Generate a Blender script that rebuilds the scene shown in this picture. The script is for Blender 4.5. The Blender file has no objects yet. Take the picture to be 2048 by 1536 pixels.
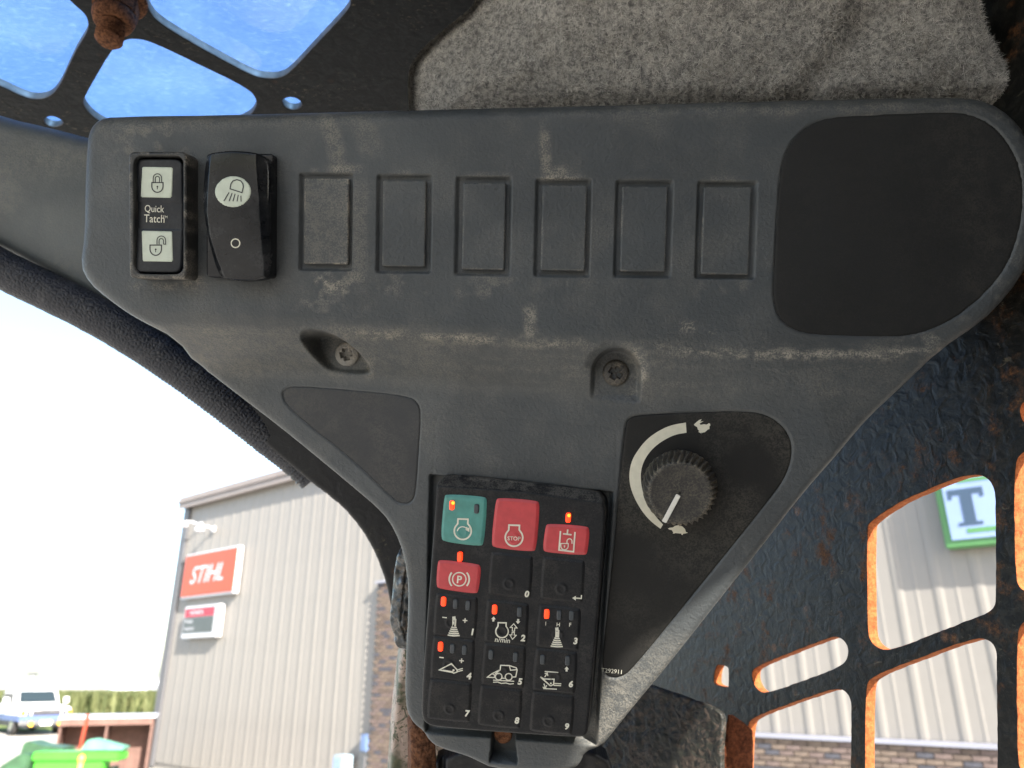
import bpy, bmesh, math, random
import numpy as np
from mathutils import Matrix, Vector, noise as mnoise

random.seed(7); rng = np.random.default_rng(7)
SC = bpy.context.scene
COL = SC.collection
RAD = math.radians

# ------------------------------------------------------------------ camera, sky, sun, exposure
EYE = 2.5                      # camera height above the yard
PITCH = RAD(20.7)
F = 1538.0                     # focal length in pixels of a 2048 px wide picture
cam_d = bpy.data.cameras.new('camera')
cam = bpy.data.objects.new('camera', cam_d); COL.objects.link(cam)
cam.location = (0, 0, EYE); cam.rotation_euler = (RAD(90) + PITCH, 0, 0)
cam_d.sensor_width = 36; cam_d.lens = 36 * F / 2048
cam_d.clip_start = 0.01; cam_d.clip_end = 3000
cam_d.dof.use_dof = True; cam_d.dof.focus_distance = 0.318; cam_d.dof.aperture_fstop = 16
SC.camera = cam

SUN = Vector((0.455, -0.725, 0.515)).normalized()
world = bpy.data.worlds.new('World'); SC.world = world; world.use_nodes = True
wn = world.node_tree; wn.nodes.clear()
w_out = wn.nodes.new('ShaderNodeOutputWorld'); w_bg = wn.nodes.new('ShaderNodeBackground')
w_sky = wn.nodes.new('ShaderNodeTexSky'); w_sky.sky_type = 'NISHITA'; w_sky.sun_disc = False
w_sky.sun_elevation = math.asin(SUN.z); w_sky.sun_rotation = math.atan2(SUN.x, SUN.y)
w_sky.air_density = 1.0; w_sky.dust_density = 1.6; w_sky.ozone_density = 1.0
w_bg.inputs['Strength'].default_value = 0.12
wn.links.new(w_sky.outputs[0], w_bg.inputs[0]); wn.links.new(w_bg.outputs[0], w_out.inputs[0])
sun_d = bpy.data.lights.new('sun', 'SUN'); sun_d.energy = 4.8; sun_d.angle = RAD(0.53); sun_d.color = (1.0, 0.93, 0.82)
sun = bpy.data.objects.new('sun', sun_d); COL.objects.link(sun)
sun.rotation_euler = SUN.to_track_quat('Z', 'Y').to_euler(); sun.location = (0, 0, 30)
SC.view_settings.view_transform = 'Standard'; SC.view_settings.look = 'None'
SC.view_settings.exposure = 2.15; SC.view_settings.gamma = 1.0
SC.view_settings.use_curve_mapping = False
SC.cycles.use_denoising = True
SC.cycles.max_bounces = 8; SC.cycles.transparent_max_bounces = 12
SC.cycles.sample_clamp_indirect = 6

# ------------------------------------------------------------------ picture geometry
C0 = np.array([0, 0, EYE])
RIGHT = np.array([1.0, 0, 0])
UPV = np.array([0, -math.sin(PITCH), math.cos(PITCH)])
FWD = np.array([0, math.cos(PITCH), math.sin(PITCH)])

def ray(px, py):
    px = np.asarray(px, float); py = np.asarray(py, float)
    return FWD + ((px - 1024) / F)[..., None] * RIGHT + ((768 - py) / F)[..., None] * UPV

def at(px, py, d): return C0 + ray(px, py) * d

def at_h(px, py, D):
    """point at horizontal distance D in front"""
    r = ray(px, py); return C0 + r * (D / r[1])

class Frame:
    """a flat working frame, local units millimetres"""
    def __init__(s, O, u, v, n):
        s.O, s.u, s.v, s.n = [np.asarray(a, float) for a in (O, u, v, n)]
        m = Matrix.Identity(4)
        for i in range(3):
            m[i][0], m[i][1], m[i][2], m[i][3] = s.u[i], s.v[i], s.n[i], s.O[i]
        s.M = m
    def px(s, px, py, h=0.0):
        r = ray(px, py)
        P0 = s.O + s.n * (np.asarray(h) / 1000)[..., None]
        t = ((P0 - C0) @ s.n) / (r @ s.n)
        P = C0 + r * t[..., None] - s.O
        return P @ s.u * 1000, P @ s.v * 1000
    def pts(s, lst, h=0.0):
        a = np.array(lst, float); u, v = s.px(a[:, 0], a[:, 1], h); return np.stack([u, v], 1)
    def world(s, u, v, h):
        return s.O + (np.asarray(u)[..., None] * s.u + np.asarray(v)[..., None] * s.v + np.asarray(h)[..., None] * s.n) / 1000
    def local(s, P):
        q = P - s.O; return q @ s.u * 1000, q @ s.v * 1000, q @ s.n * 1000
    def proj(s, u, v, h):
        q = s.world(u, v, h) - C0; z = q @ FWD
        return 1024 + F * (q @ RIGHT) / z, 768 - F * (q @ UPV) / z

def mkframe(px, py, depth, ncam, slope=0.0):
    R3 = np.stack([RIGHT, UPV, -FWD])
    n = np.array(ncam, float) @ R3; n /= np.linalg.norm(n)
    u = np.array([1.0, -slope, 0]) @ R3; u = u - (u @ n) * n; u /= np.linalg.norm(u)
    return Frame(at(px, py, depth), u, np.cross(n, u), n)

def chaikin(p, n=2, closed=True):
    p = np.asarray(p, float)
    for _ in range(n):
        q = np.roll(p, -1, 0) if closed else p[1:]
        a = p if closed else p[:-1]
        r = np.empty((len(a) * 2, 2)); r[0::2] = a * .75 + q * .25; r[1::2] = a * .25 + q * .75
        if not closed: r = np.vstack([p[:1], r, p[-1:]])
        p = r
    return p

def rrect(x0, y0, x1, y1, r, n=5):
    x0, x1 = min(x0, x1), max(x0, x1); y0, y1 = min(y0, y1), max(y0, y1)
    out = []
    for cx, cy, a0 in ((x1 - r, y1 - r, 0), (x0 + r, y1 - r, 90), (x0 + r, y0 + r, 180), (x1 - r, y0 + r, 270)):
        for k in range(n + 1):
            a = RAD(a0 + 90 * k / n); out.append((cx + r * math.cos(a), cy + r * math.sin(a)))
    return np.array(out)

def circle(cx, cy, r, n=48):
    a = np.linspace(0, 2 * np.pi, n, endpoint=False); return np.stack([cx + r * np.cos(a), cy + r * np.sin(a)], 1)

def sdf(U, V, poly, near=False):
    U = np.asarray(U, float); V = np.asarray(V, float)
    best = np.full(U.shape, 1e18); ins = np.zeros(U.shape, bool)
    NX = np.zeros(U.shape); NY = np.zeros(U.shape)
    P = np.asarray(poly); Q = np.roll(P, -1, 0)
    for (ax, ay), (bx, by) in zip(P, Q):
        ex, ey = bx - ax, by - ay; L = ex * ex + ey * ey + 1e-12
        t = np.clip(((U - ax) * ex + (V - ay) * ey) / L, 0, 1)
        qx = ax + t * ex; qy = ay + t * ey
        d = (U - qx) ** 2 + (V - qy) ** 2
        m = d < best; best = np.where(m, d, best)
        if near: NX = np.where(m, qx, NX); NY = np.where(m, qy, NY)
        if ay != by:
            c = ((ay > V) != (by > V)) & (U < ex * (V - ay) / (by - ay) + ax); ins ^= c
    d = np.sqrt(best); d = np.where(ins, d, -d)
    return (d, NX, NY) if near else d

def rsdf(U, V, poly, margin=4.0):
    """sdf evaluated only near the polygon"""
    poly = np.asarray(poly); out = np.full(U.shape, -1e3)
    m = (U > poly[:, 0].min() - margin) & (U < poly[:, 0].max() + margin) & (V > poly[:, 1].min() - margin) & (V < poly[:, 1].max() + margin)
    if m.any(): out[m] = sdf(U[m], V[m], poly)
    return out

def sstep(a, b, x): t = np.clip((x - a) / (b - a), 0, 1); return t * t * (3 - 2 * t)

def vnoise(U, V, cell, seed=0):
    r = np.random.default_rng(seed); g = r.random((256, 256))
    x = U / cell; y = V / cell; xi = np.floor(x).astype(int); yi = np.floor(y).astype(int)
    fx = x - xi; fy = y - yi; fx = fx * fx * (3 - 2 * fx); fy = fy * fy * (3 - 2 * fy)
    G = lambda i, j: g[i % 256, j % 256]
    return (G(xi, yi) * (1 - fx) + G(xi + 1, yi) * fx) * (1 - fy) + (G(xi, yi + 1) * (1 - fx) + G(xi + 1, yi + 1) * fx) * fy

# ------------------------------------------------------------------ object helpers
def tag(o, label=None, cat=None, group=None, kind=None):
    if label: o['label'] = label
    if cat: o['category'] = cat
    if group: o['group'] = group
    if kind: o['kind'] = kind
    return o

def link(name, me, parent=None, mats=(), loc=None):
    for m in mats: me.materials.append(m)
    o = bpy.data.objects.new(name, me); COL.objects.link(o)
    if parent is not None: o.parent = parent
    if loc is not None: o.location = loc
    return o

def empty(name, M=None):
    o = bpy.data.objects.new(name, None); COL.objects.link(o); o.empty_display_size = .02
    if M is not None: o.matrix_world = M
    return o

def mesh_np(name, verts, quads=None, tris=None, smooth=True, matidx=None):
    me = bpy.data.meshes.new(name)
    fl = []
    if quads is not None and len(quads): fl += [tuple(map(int, q)) for q in quads]
    if tris is not None and len(tris): fl += [tuple(map(int, q)) for q in tris]
    me.from_pydata([tuple(map(float, v)) for v in verts], [], fl)
    if smooth: me.polygons.foreach_set('use_smooth', np.ones(len(me.polygons), bool))
    if matidx is not None: me.polygons.foreach_set('material_index', np.asarray(matidx, np.int32))
    me.update(); return me

def hf(name, outline, hfun, res, base, mats, parent=None, dust=None, loc=None, skirt_mat=0):
    """solid from a height field over an outline (mm, in the frame's plane), skirt down to base"""
    P = np.asarray(outline)
    u = np.arange(P[:, 0].min() - res, P[:, 0].max() + 2 * res, res)
    v = np.arange(P[:, 1].min() - res, P[:, 1].max() + 2 * res, res)
    U, V = np.meshgrid(u, v); sh = U.shape
    U = U.ravel(); V = V.ravel()
    d, nx, ny = sdf(U, V, P, True)
    idx = np.arange(U.size).reshape(sh)
    q = np.stack([idx[:-1, :-1], idx[:-1, 1:], idx[1:, 1:], idx[1:, :-1]], -1).reshape(-1, 4)
    dq = d[q]; keep = (dq > 0).sum(1) >= 2; q = q[keep]
    out = d <= 0
    U = np.where(out, nx, U); V = np.where(out, ny, V); d = np.where(out, 0, d)
    H = hfun(U, V, d)
    used = np.zeros(U.size, bool); used[q.ravel()] = True
    remap = np.cumsum(used) - 1
    q = remap[q]; U, V, H, d = U[used], V[used], H[used], d[used]
    e = np.stack([q, np.roll(q, -1, 1)], -1).reshape(-1, 2)
    key = e.min(1).astype(np.int64) * 10 ** 7 + e.max(1)
    uq, inv, cnt = np.unique(key, return_inverse=True, return_counts=True)
    b = e[cnt[inv] == 1]
    bv = np.unique(b); bm = {int(k): len(U) + i for i, k in enumerate(bv)}
    verts = np.stack([U, V, H], 1)
    bh = base(U[bv], V[bv]) if callable(base) else np.full(len(bv), float(base))
    verts = np.vstack([verts, np.stack([U[bv], V[bv], bh], 1)]) / 1000
    sk = [(int(y), int(x), bm[int(x)], bm[int(y)]) for x, y in b]
    quads = np.vstack([q, np.array(sk)])
    mi = np.zeros(len(quads), np.int32); mi[len(q):] = skirt_mat
    me = mesh_np(name, verts, quads, matidx=mi)
    if dust is not None:
        a = me.attributes.new('dust', 'FLOAT', 'POINT')
        vals = np.zeros(len(verts), np.float32); vals[:len(U)] = dust(U, V, H)
        a.data.foreach_set('value', vals)
    return link(name, me, parent, mats, loc)

def rnd(d, r):
    x = np.clip(d, 0, r); return r - np.sqrt(np.maximum(r * r - (r - x) ** 2, 0))

class Sheet:
    """flat print: strokes, fills and lettering given in picture pixels, laid on a frame at height h"""
    def __init__(s): s.v = []; s.f = []
    def _add(s, pts, faces):
        b = len(s.v); s.v += [tuple(p) for p in pts]; s.f += [tuple(b + i for i in f) for f in faces]; return s
    def poly(s, pts): return s._add(pts, [tuple(range(len(pts)))])
    def stroke(s, pts, w, closed=False):
        p = np.asarray(pts, float)
        q = []
        for i in range(len(p) if closed else len(p) - 1):
            a, c = p[i], p[(i + 1) % len(p)]; k = max(1, int(np.hypot(*(c - a)) / 3.5)); q += [a + (c - a) * j / k for j in range(k)]
        if not closed: q.append(p[-1])
        p = np.array(q); n = len(p)
        L = []; Rr = []
        for i in range(n):
            a = p[(i - 1) % n] if (closed or i > 0) else p[i]
            c = p[(i + 1) % n] if (closed or i < n - 1) else p[i]
            d1 = p[i] - a; d2 = c - p[i]
            l1 = np.hypot(*d1); l2 = np.hypot(*d2)
            d1 = d1 / l1 if l1 > 1e-9 else d2 / max(l2, 1e-9); d2 = d2 / l2 if l2 > 1e-9 else d1
            t = d1 + d2; t /= max(np.hypot(*t), 1e-6)
            nn = np.array([-t[1], t[0]]); k = max(abs(nn @ np.array([-d1[1], d1[0]])), .45)
            L.append(p[i] + nn * w / 2 / k); Rr.append(p[i] - nn * w / 2 / k)
        m = n if closed else n - 1
        return s._add(L + Rr, [(i, (i + 1) % n, n + (i + 1) % n, n + i) for i in range(m)])
    def ring(s, cx, cy, r, w, a0=0, a1=360, n=28, asp=1.0, sl=0.0):
        full = abs(a1 - a0) >= 360
        a = np.radians(np.linspace(a0, a1, n, endpoint=not full))
        return s.stroke(np.stack([cx + r * np.cos(a), cy + r * asp * np.sin(a) + sl * r * np.cos(a)], 1), w, full)
    def disc(s, cx, cy, r, n=20): return s.poly(circle(cx, cy, r, n))
    def text(s, body, cx, cy, hgt, slope=0.0, shear=0.0, xs=1.0, align='C', bold=0.0):
        cu = bpy.data.curves.new('t', 'FONT'); cu.body = body; cu.resolution_u = 3; cu.shear = shear
        if bold: cu.offset = bold
        o = bpy.data.objects.new('t', cu); COL.objects.link(o)
        dg = bpy.context.evaluated_depsgraph_get(); me = bpy.data.meshes.new_from_object(o.evaluated_get(dg))
        V = np.array([v.co[:2] for v in me.vertices]); Fc = [tuple(p.vertices) for p in me.polygons]
        bpy.data.objects.remove(o); bpy.data.curves.remove(cu); bpy.data.meshes.remove(me)
        if len(V) == 0: return s
        lo, hi = V.min(0), V.max(0); k = hgt / (hi[1] - lo[1])
        x = (V[:, 0] - (lo[0] + hi[0]) / 2) * k * xs if align == 'C' else (V[:, 0] - lo[0]) * k * xs
        y = -(V[:, 1] - (lo[1] + hi[1]) / 2) * k
        c, sn = 1 / math.hypot(1, slope), slope / math.hypot(1, slope)
        return s._add(np.stack([cx + x * c - y * sn, cy + x * sn + y * c], 1), Fc)
    def build(s, name, frame, h, mat, parent=None, loc=None, fn=None):
        p = np.array(s.v, float); u, v = frame.px(p[:, 0], p[:, 1], h)
        hh = np.full(len(u), float(h)) if fn is None else fn(u, v) + .09
        if fn is not None:
            u, v = frame.px(p[:, 0], p[:, 1], hh); hh = fn(u, v) + .09
        me = bpy.data.meshes.new(name)
        me.from_pydata([(a / 1000, b / 1000, c / 1000) for a, b, c in zip(u, v, hh)], [], s.f)
        bm = bmesh.new(); bm.from_mesh(me); bmesh.ops.recalc_face_normals(bm, faces=bm.faces)
        for f in bm.faces:
            if f.normal.z < 0: f.normal_flip()
        bm.to_mesh(me); bm.free()
        return link(name, me, parent, [mat], loc)

class MB:
    """collects boxes, tubes, prisms (metres) for one mesh"""
    def __init__(s): s.v = []; s.f = []
    def box(s, x0, y0, z0, x1, y1, z1):
        b = len(s.v)
        s.v += [(x0, y0, z0), (x1, y0, z0), (x1, y1, z0), (x0, y1, z0), (x0, y0, z1), (x1, y0, z1), (x1, y1, z1), (x0, y1, z1)]
        s.f += [tuple(b + i for i in f) for f in ((0, 3, 2, 1), (4, 5, 6, 7), (0, 1, 5, 4), (1, 2, 6, 5), (2, 3, 7, 6), (3, 0, 4, 7))]
        return s
    def prism(s, poly, a0, a1, axis='x'):
        """poly in the other two axes, swept along axis"""
        b = len(s.v); n = len(poly)
        for a in (a0, a1):
            for p, q in poly:
                s.v.append((a, p, q) if axis == 'x' else (p, a, q) if axis == 'y' else (p, q, a))
        s.f += [tuple(b + i for i in range(n))[::-1], tuple(b + n + i for i in range(n))]
        s.f += [(b + i, b + (i + 1) % n, b + n + (i + 1) % n, b + n + i) for i in range(n)]
        return s
    def lathe(s, prof, n=24, axis='z', c=(0, 0, 0)):
        b = len(s.v)
        for r, z in prof:
            for k in range(n):
                a = 2 * math.pi * k / n; x, y = r * math.cos(a), r * math.sin(a)
                p = (x, y, z) if axis == 'z' else (x, z, y) if axis == 'y' else (z, x, y)
                s.v.append((p[0] + c[0], p[1] + c[1], p[2] + c[2]))
        for j in range(len(prof) - 1):
            for k in range(n):
                s.f.append((b + j * n + k, b + j * n + (k + 1) % n, b + (j + 1) * n + (k + 1) % n, b + (j + 1) * n + k))
        s.f += [tuple(b + k for k in range(n))[::-1], tuple(b + (len(prof) - 1) * n + k for k in range(n))]
        return s
    def tube(s, pts, r, n=10):
        b = len(s.v); m = len(pts)
        for i, p in enumerate(pts):
            p = Vector(p); d = (Vector(pts[min(i + 1, m - 1)]) - Vector(pts[max(i - 1, 0)])).normalized()
            a = d.orthogonal().normalized(); c = d.cross(a)
            for k in range(n):
                t = 2 * math.pi * k / n; s.v.append(tuple(p + (a * math.cos(t) + c * math.sin(t)) * r))
        for i in range(m - 1):
            for k in range(n): s.f.append((b + i * n + k, b + i * n + (k + 1) % n, b + (i + 1) * n + (k + 1) % n, b + (i + 1) * n + k))
        s.f += [tuple(b + k for k in range(n))[::-1], tuple(b + (m - 1) * n + k for k in range(n))]
        return s
    def mesh(s, name, bevel=0.0, smooth=False):
        me = bpy.data.meshes.new(name); me.from_pydata(s.v, [], s.f)
        bm = bmesh.new(); bm.from_mesh(me); bmesh.ops.recalc_face_normals(bm, faces=bm.faces)
        if bevel: bmesh.ops.bevel(bm, geom=[e for e in bm.edges if e.is_manifold and e.calc_face_angle(0) > .5], offset=bevel, segments=2, affect='EDGES', clamp_overlap=True)
        bm.to_mesh(me); bm.free()
        if smooth: me.polygons.foreach_set('use_smooth', np.ones(len(me.polygons), bool))
        me.update(); return me
    def build(s, name, mat, parent=None, loc=None, bevel=0.0, smooth=False):
        return link(name, s.mesh(name, bevel, smooth), parent, [mat], loc)

def densify(p, step, jit=0.0):
    out = []; n = len(p)
    for i in range(n):
        a, b = p[i], p[(i + 1) % n]; L = math.hypot(*(b - a)); k = max(1, int(L / step))
        for j in range(k): out.append(a + (b - a) * j / k)
    out = np.array(out)
    if jit:
        s = np.arange(len(out)) * step
        ja = (vnoise(s, s * 0 + 3.1, 5.0, 3) - .5) + .6 * (vnoise(s, s * 0 + 9.7, 2.0, 4) - .5)
        t = np.roll(out, -1, 0) - np.roll(out, 1, 0); t /= np.maximum(np.hypot(t[:, 0], t[:, 1]), 1e-6)[:, None]
        out = out + np.stack([-t[:, 1], t[:, 0]], 1) * (ja * jit * 2)[:, None]
    return out

def plate(name, outline, holes, thick, mats, parent=None, loc=None, bevel=.4):
    """sheet metal with real holes; front face at h=0, material 1 on the cut edges"""
    cu = bpy.data.curves.new(name, 'CURVE'); cu.dimensions = '2D'; cu.fill_mode = 'BOTH'
    cu.extrude = thick / 2000; cu.bevel_depth = bevel / 1000; cu.bevel_resolution = 1; cu.offset = -bevel / 1000
    for p in [outline] + list(holes):
        sp = cu.splines.new('POLY'); sp.points.add(len(p) - 1); sp.use_cyclic_u = True
        sp.points.foreach_set('co', np.concatenate([np.asarray(p) / 1000, np.zeros((len(p), 1)), np.ones((len(p), 1))], 1).ravel().astype(np.float32))
    o = bpy.data.objects.new(name, cu); COL.objects.link(o)
    dg = bpy.context.evaluated_depsgraph_get(); me = bpy.data.meshes.new_from_object(o.evaluated_get(dg))
    bpy.data.objects.remove(o); bpy.data.curves.remove(cu)
    me.materials.clear()
    for v in me.vertices: v.co.z -= thick / 2000 + bevel / 1000
    bm = bmesh.new(); bm.from_mesh(me); bmesh.ops.remove_doubles(bm, verts=bm.verts, dist=1e-6)
    bmesh.ops.recalc_face_normals(bm, faces=bm.faces)
    for f in bm.faces: f.material_index = 1 if abs(f.normal.z) < .5 else 0
    bm.to_mesh(me); bm.free(); me.name = name
    return link(name, me, parent, mats, loc)

# ------------------------------------------------------------------ materials
class NB:
    def __init__(s, name):
        s.m = bpy.data.materials.new(name); s.m.use_nodes = True; s.t = s.m.node_tree
        s.p = s.t.nodes['Principled BSDF']; s.out = s.t.nodes['Material Output']
        s.co = s.t.nodes.new('ShaderNodeTexCoord').outputs['Object']
    def n(s, typ, **kw):
        nd = s.t.nodes.new(typ)
        for k, v in kw.items(): setattr(nd, k, v)
        return nd
    def put(s, sock, v):
        if hasattr(v, 'is_linked') or isinstance(v, bpy.types.NodeSocket): s.t.links.new(v, sock)
        else: sock.default_value = v
    def noise(s, scale, detail=4, rough=.6, stretch=None, dist=0.0):
        nd = s.n('ShaderNodeTexNoise'); nd.inputs['Scale'].default_value = scale
        nd.inputs['Detail'].default_value = detail; nd.inputs['Roughness'].default_value = rough
        nd.inputs['Distortion'].default_value = dist
        co = s.co
        if stretch:
            mp = s.n('ShaderNodeMapping'); mp.inputs['Scale'].default_value = stretch; s.t.links.new(co, mp.inputs[0]); co = mp.outputs[0]
        s.t.links.new(co, nd.inputs['Vector']); return nd.outputs['Fac']
    def vor(s, scale, feature='F1', out='Distance', rand=1.0):
        nd = s.n('ShaderNodeTexVoronoi', feature=feature); nd.inputs['Scale'].default_value = scale
        nd.inputs['Randomness'].default_value = rand
        s.t.links.new(s.co, nd.inputs['Vector']); return nd.outputs[out]
    def ramp(s, x, lo, hi, a=0.0, b=1.0):
        nd = s.n('ShaderNodeMapRange'); nd.interpolation_type = 'SMOOTHSTEP'
        s.put(nd.inputs[0], x); nd.inputs[1].default_value = lo; nd.inputs[2].default_value = hi
        nd.inputs[3].default_value = a; nd.inputs[4].default_value = b; return nd.outputs[0]
    def math(s, op, a, b=0.0):
        nd = s.n('ShaderNodeMath', operation=op); s.put(nd.inputs[0], a); s.put(nd.inputs[1], b); return nd.outputs[0]
    def mix(s, f, a, b):
        nd = s.n('ShaderNodeMix', data_type='RGBA'); s.put(nd.inputs[0], f)
        s.put(nd.inputs[6], tuple(a) + (1,) if isinstance(a, (tuple, list)) else a)
        s.put(nd.inputs[7], tuple(b) + (1,) if isinstance(b, (tuple, list)) else b); return nd.outputs[2]
    def attr(s, name): return s.n('ShaderNodeAttribute', attribute_name=name).outputs['Fac']
    def bump(s, h, strength, dist, prev=None):
        nd = s.n('ShaderNodeBump'); nd.inputs['Strength'].default_value = strength; nd.inputs['Distance'].default_value = dist
        s.t.links.new(h, nd.inputs['Height'])
        if prev is not None: s.t.links.new(prev, nd.inputs['Normal'])
        return nd.outputs[0]
    def fin(s, color=None, rough=None, normal=None, metal=None, spec=None, emit=None, estr=0, coat=None):
        p = s.p
        if color is not None: s.put(p.inputs['Base Color'], tuple(color) + (1,) if isinstance(color, (tuple, list)) else color)
        if rough is not None: s.put(p.inputs['Roughness'], rough)
        if normal is not None: s.put(p.inputs['Normal'], normal)
        if metal is not None: s.put(p.inputs['Metallic'], metal)
        if spec is not None: s.put(p.inputs['Specular IOR Level'], spec)
        if coat is not None: p.inputs['Coat Weight'].default_value = coat
        if emit is not None: p.inputs['Emission Color'].default_value = tuple(emit) + (1,); p.inputs['Emission Strength'].default_value = estr
        return s.m

def simple(name, col, rough=.5, var=0.0, scale=8.0, metal=0.0, spec=.5, bump=0.0):
    b = NB(name); c = col
    nz = b.noise(scale, 5)
    if var: c = b.mix(b.ramp(nz, .3, .7), tuple(x * (1 - var) for x in col), tuple(min(1, x * (1 + var)) for x in col))
    nm = b.bump(nz, bump, .3 / scale) if bump else None
    return b.fin(c, rough, nm, metal, spec)

def dusty_plastic(name, base, dustc, rough=.48, grain=.35, amount=1.0, haze=.25, gscale=900, spec=.45):
    b = NB(name)
    fine = b.noise(1500, 3, .7); mid = b.noise(230, 4, .65); big = b.noise(38, 5, .6)
    a = b.attr('dust')
    m1 = b.math('MULTIPLY', a, b.ramp(b.math('ADD', b.math('MULTIPLY', fine, .6), b.math('MULTIPLY', mid, .4)), .44, .57, .10, 1.0))
    m2 = b.math('MULTIPLY', b.math('MULTIPLY', b.ramp(big, .42, .72), b.ramp(fine, .4, .66, .2, 1.0)), haze)
    m = b.math('MINIMUM', b.math('MULTIPLY', b.math('ADD', m1, m2), amount), .92)
    spk = b.ramp(b.noise(2600, 1, .5), .74, .8)
    m = b.math('MINIMUM', b.math('ADD', m, b.math('MULTIPLY', spk, .35)), .95)
    c0 = b.mix(b.ramp(b.noise(14, 4), .3, .7), tuple(x * .86 for x in base), tuple(x * 1.14 for x in base))
    col = b.mix(m, c0, dustc)
    r = b.ramp(m, 0, .6, rough, .92)
    g = b.noise(gscale, 3, .55, dist=.4)
    nm = b.bump(g, grain, .0006)
    return b.fin(col, r, nm, spec=spec)

DUST = (.30, .275, .23)
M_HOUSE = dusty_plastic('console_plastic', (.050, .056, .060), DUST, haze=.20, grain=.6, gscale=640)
M_BLANK = dusty_plastic('blank_plastic', (.050, .056, .060), DUST, haze=.20, grain=.6, gscale=640)
M_INSERT = dusty_plastic('insert_rubber', (.0135, .0139, .0140), (.10, .09, .075), rough=.65, grain=.12, haze=.0, spec=.3, gscale=1600)
M_TRIINS = dusty_plastic('insert_grey', (.022, .024, .027), (.22, .19, .15), rough=.55, grain=.12, haze=.03, gscale=1600)
M_DECAL = dusty_plastic('decal_plate', (.0075, .0075, .0073), (.12, .11, .09), rough=.6, grain=.12, haze=.05, spec=.3, gscale=1600)
M_TRIM = dusty_plastic('trim_plastic', (.088, .102, .110), (.30, .28, .24), haze=.12)
M_KNOB = dusty_plastic('knob_plastic', (.013, .013, .014), (.22, .19, .14), rough=.5, grain=.1, haze=.5)
M_KEYB = dusty_plastic('keypad_body', (.0075, .0085, .011), (.20, .185, .16), rough=.42, grain=.05, haze=.03, spec=.22)
M_KEY = dusty_plastic('keypad_membrane', (.0065, .0075, .010), (.18, .16, .13), rough=.40, grain=.03, haze=.03, spec=.22)
M_BEZEL = dusty_plastic('switch_bezel', (.014, .015, .016), (.34, .31, .26), rough=.4, grain=.1, haze=.3)
def gloss_black(name, base, rough):
    b = NB(name); mid = b.noise(90, 5, .6); fine = b.noise(1200, 3)
    m = b.math('MULTIPLY', b.ramp(mid, .42, .80), b.ramp(fine, .3, .7, .5, 1.0))
    return b.fin(b.mix(b.math('MULTIPLY', m, .16), base, (.20, .20, .20)), b.ramp(m, 0, 1, rough, rough + .25), spec=.3)
M_ROCK = gloss_black('rocker_gloss', (.006, .007, .009), .16)
M_PADDLE = gloss_black('paddle_satin', (.008, .010, .014), .34)
def flatc(name, c, rough=.5, var=.08): return simple(name, c, rough, var, 300)
M_PRINT = flatc('print_white', (.62, .60, .50))
M_PRINTD = flatc('print_dim', (.50, .49, .42))
M_DARKINK = flatc('print_dark', (.018, .018, .022))
M_LENS = flatc('lens_pale_green', (.50, .55, .46), .35, .05)
M_ARC = flatc('arc_cream', (.60, .57, .46), .5, .06)
M_GREEN = flatc('key_teal', (.060, .235, .205), .42, .10)
M_RED = flatc('key_red', (.46, .043, .050), .42, .08)
M_POINTER = flatc('pointer_white', (.68, .66, .60))
def led(name, c, e):
    b = NB(name); return b.fin(c, .3, emit=c, estr=e)
M_LEDON = led('led_lit', (1.0, .045, .008), .42)
M_LEDHOT = led('led_lit_amber', (1.0, .30, .02), .62)
M_LEDOFF = simple('led_unlit', (.035, .043, .05), .35)

def steel_paint(name, paint, rustamt=.5, rough=.38, bscale=150, peel=None, blotch=.53, sheen=(.050, .062, .072), relief=1.0, spec=.5, cover=.50):
    b = NB(name)
    lump = b.noise(bscale, 3, .5, dist=.8); big = b.noise(20, 5, .65); fine = b.noise(900, 4, .7); mid = b.noise(75, 6, .72)
    rust = b.mix(b.ramp(fine, .3, .7), (.035, .016, .008), (.20, .085, .030))
    blend = b.math('ADD', b.math('MULTIPLY', mid, .6), b.math('MULTIPLY', big, .4))
    fr = b.math('MULTIPLY', b.ramp(blend, blotch, blotch + .12), rustamt)
    c = b.mix(b.ramp(b.noise(bscale * .7, 5, .7, dist=1.5), .45, .62), paint, sheen)
    scuff = b.math('MULTIPLY', b.ramp(b.noise(210, 6, .75, stretch=(1, 1.9, 1), dist=1.0), .56, .70), b.ramp(b.noise(30, 3), .42, .66))
    c = b.mix(b.math('MULTIPLY', scuff, .6), c, (.20, .175, .12))
    if peel:
        pm = b.math('MULTIPLY', b.ramp(b.noise(150, 4, .6, dist=2.2), cover, cover + .03), b.ramp(b.noise(40, 3), .36, .5))
        c = b.mix(b.math('MULTIPLY', pm, peel[1]), c, peel[0])
    spot = b.math('MULTIPLY', b.ramp(b.vor(70), .10, .24, 1.0, 0.0), b.ramp(b.noise(23, 2), .52, .60))
    c = b.mix(b.math('MAXIMUM', fr, b.math('MULTIPLY', spot, rustamt)), c, rust)
    r = b.ramp(b.math('MAXIMUM', fr, scuff), 0, 1, rough, .85)
    nm = b.bump(lump, .5 * relief, .0028); nm = b.bump(mid, .35 * relief, .0016, nm); nm = b.bump(fine, .2, .0004, nm)
    return b.fin(c, r, nm, spec=spec)
M_SCREEN = steel_paint('screen_painted_steel', (.0048, .0046, .0036), .8, .5, blotch=.52, sheen=(.0165, .0150, .0115), relief=.6, spec=.24)
M_COLUMN = steel_paint('column_olive_paint', (.0045, .005, .004), .2, .6, peel=((.036, .026, .020), 1.0), blotch=.58, sheen=(.012, .013, .009))
M_ROOFST = steel_paint('roof_painted_steel', (.0042, .0056, .0072), .10, .6, blotch=.62, sheen=(.009, .0115, .013), relief=.5, spec=.18)
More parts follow.
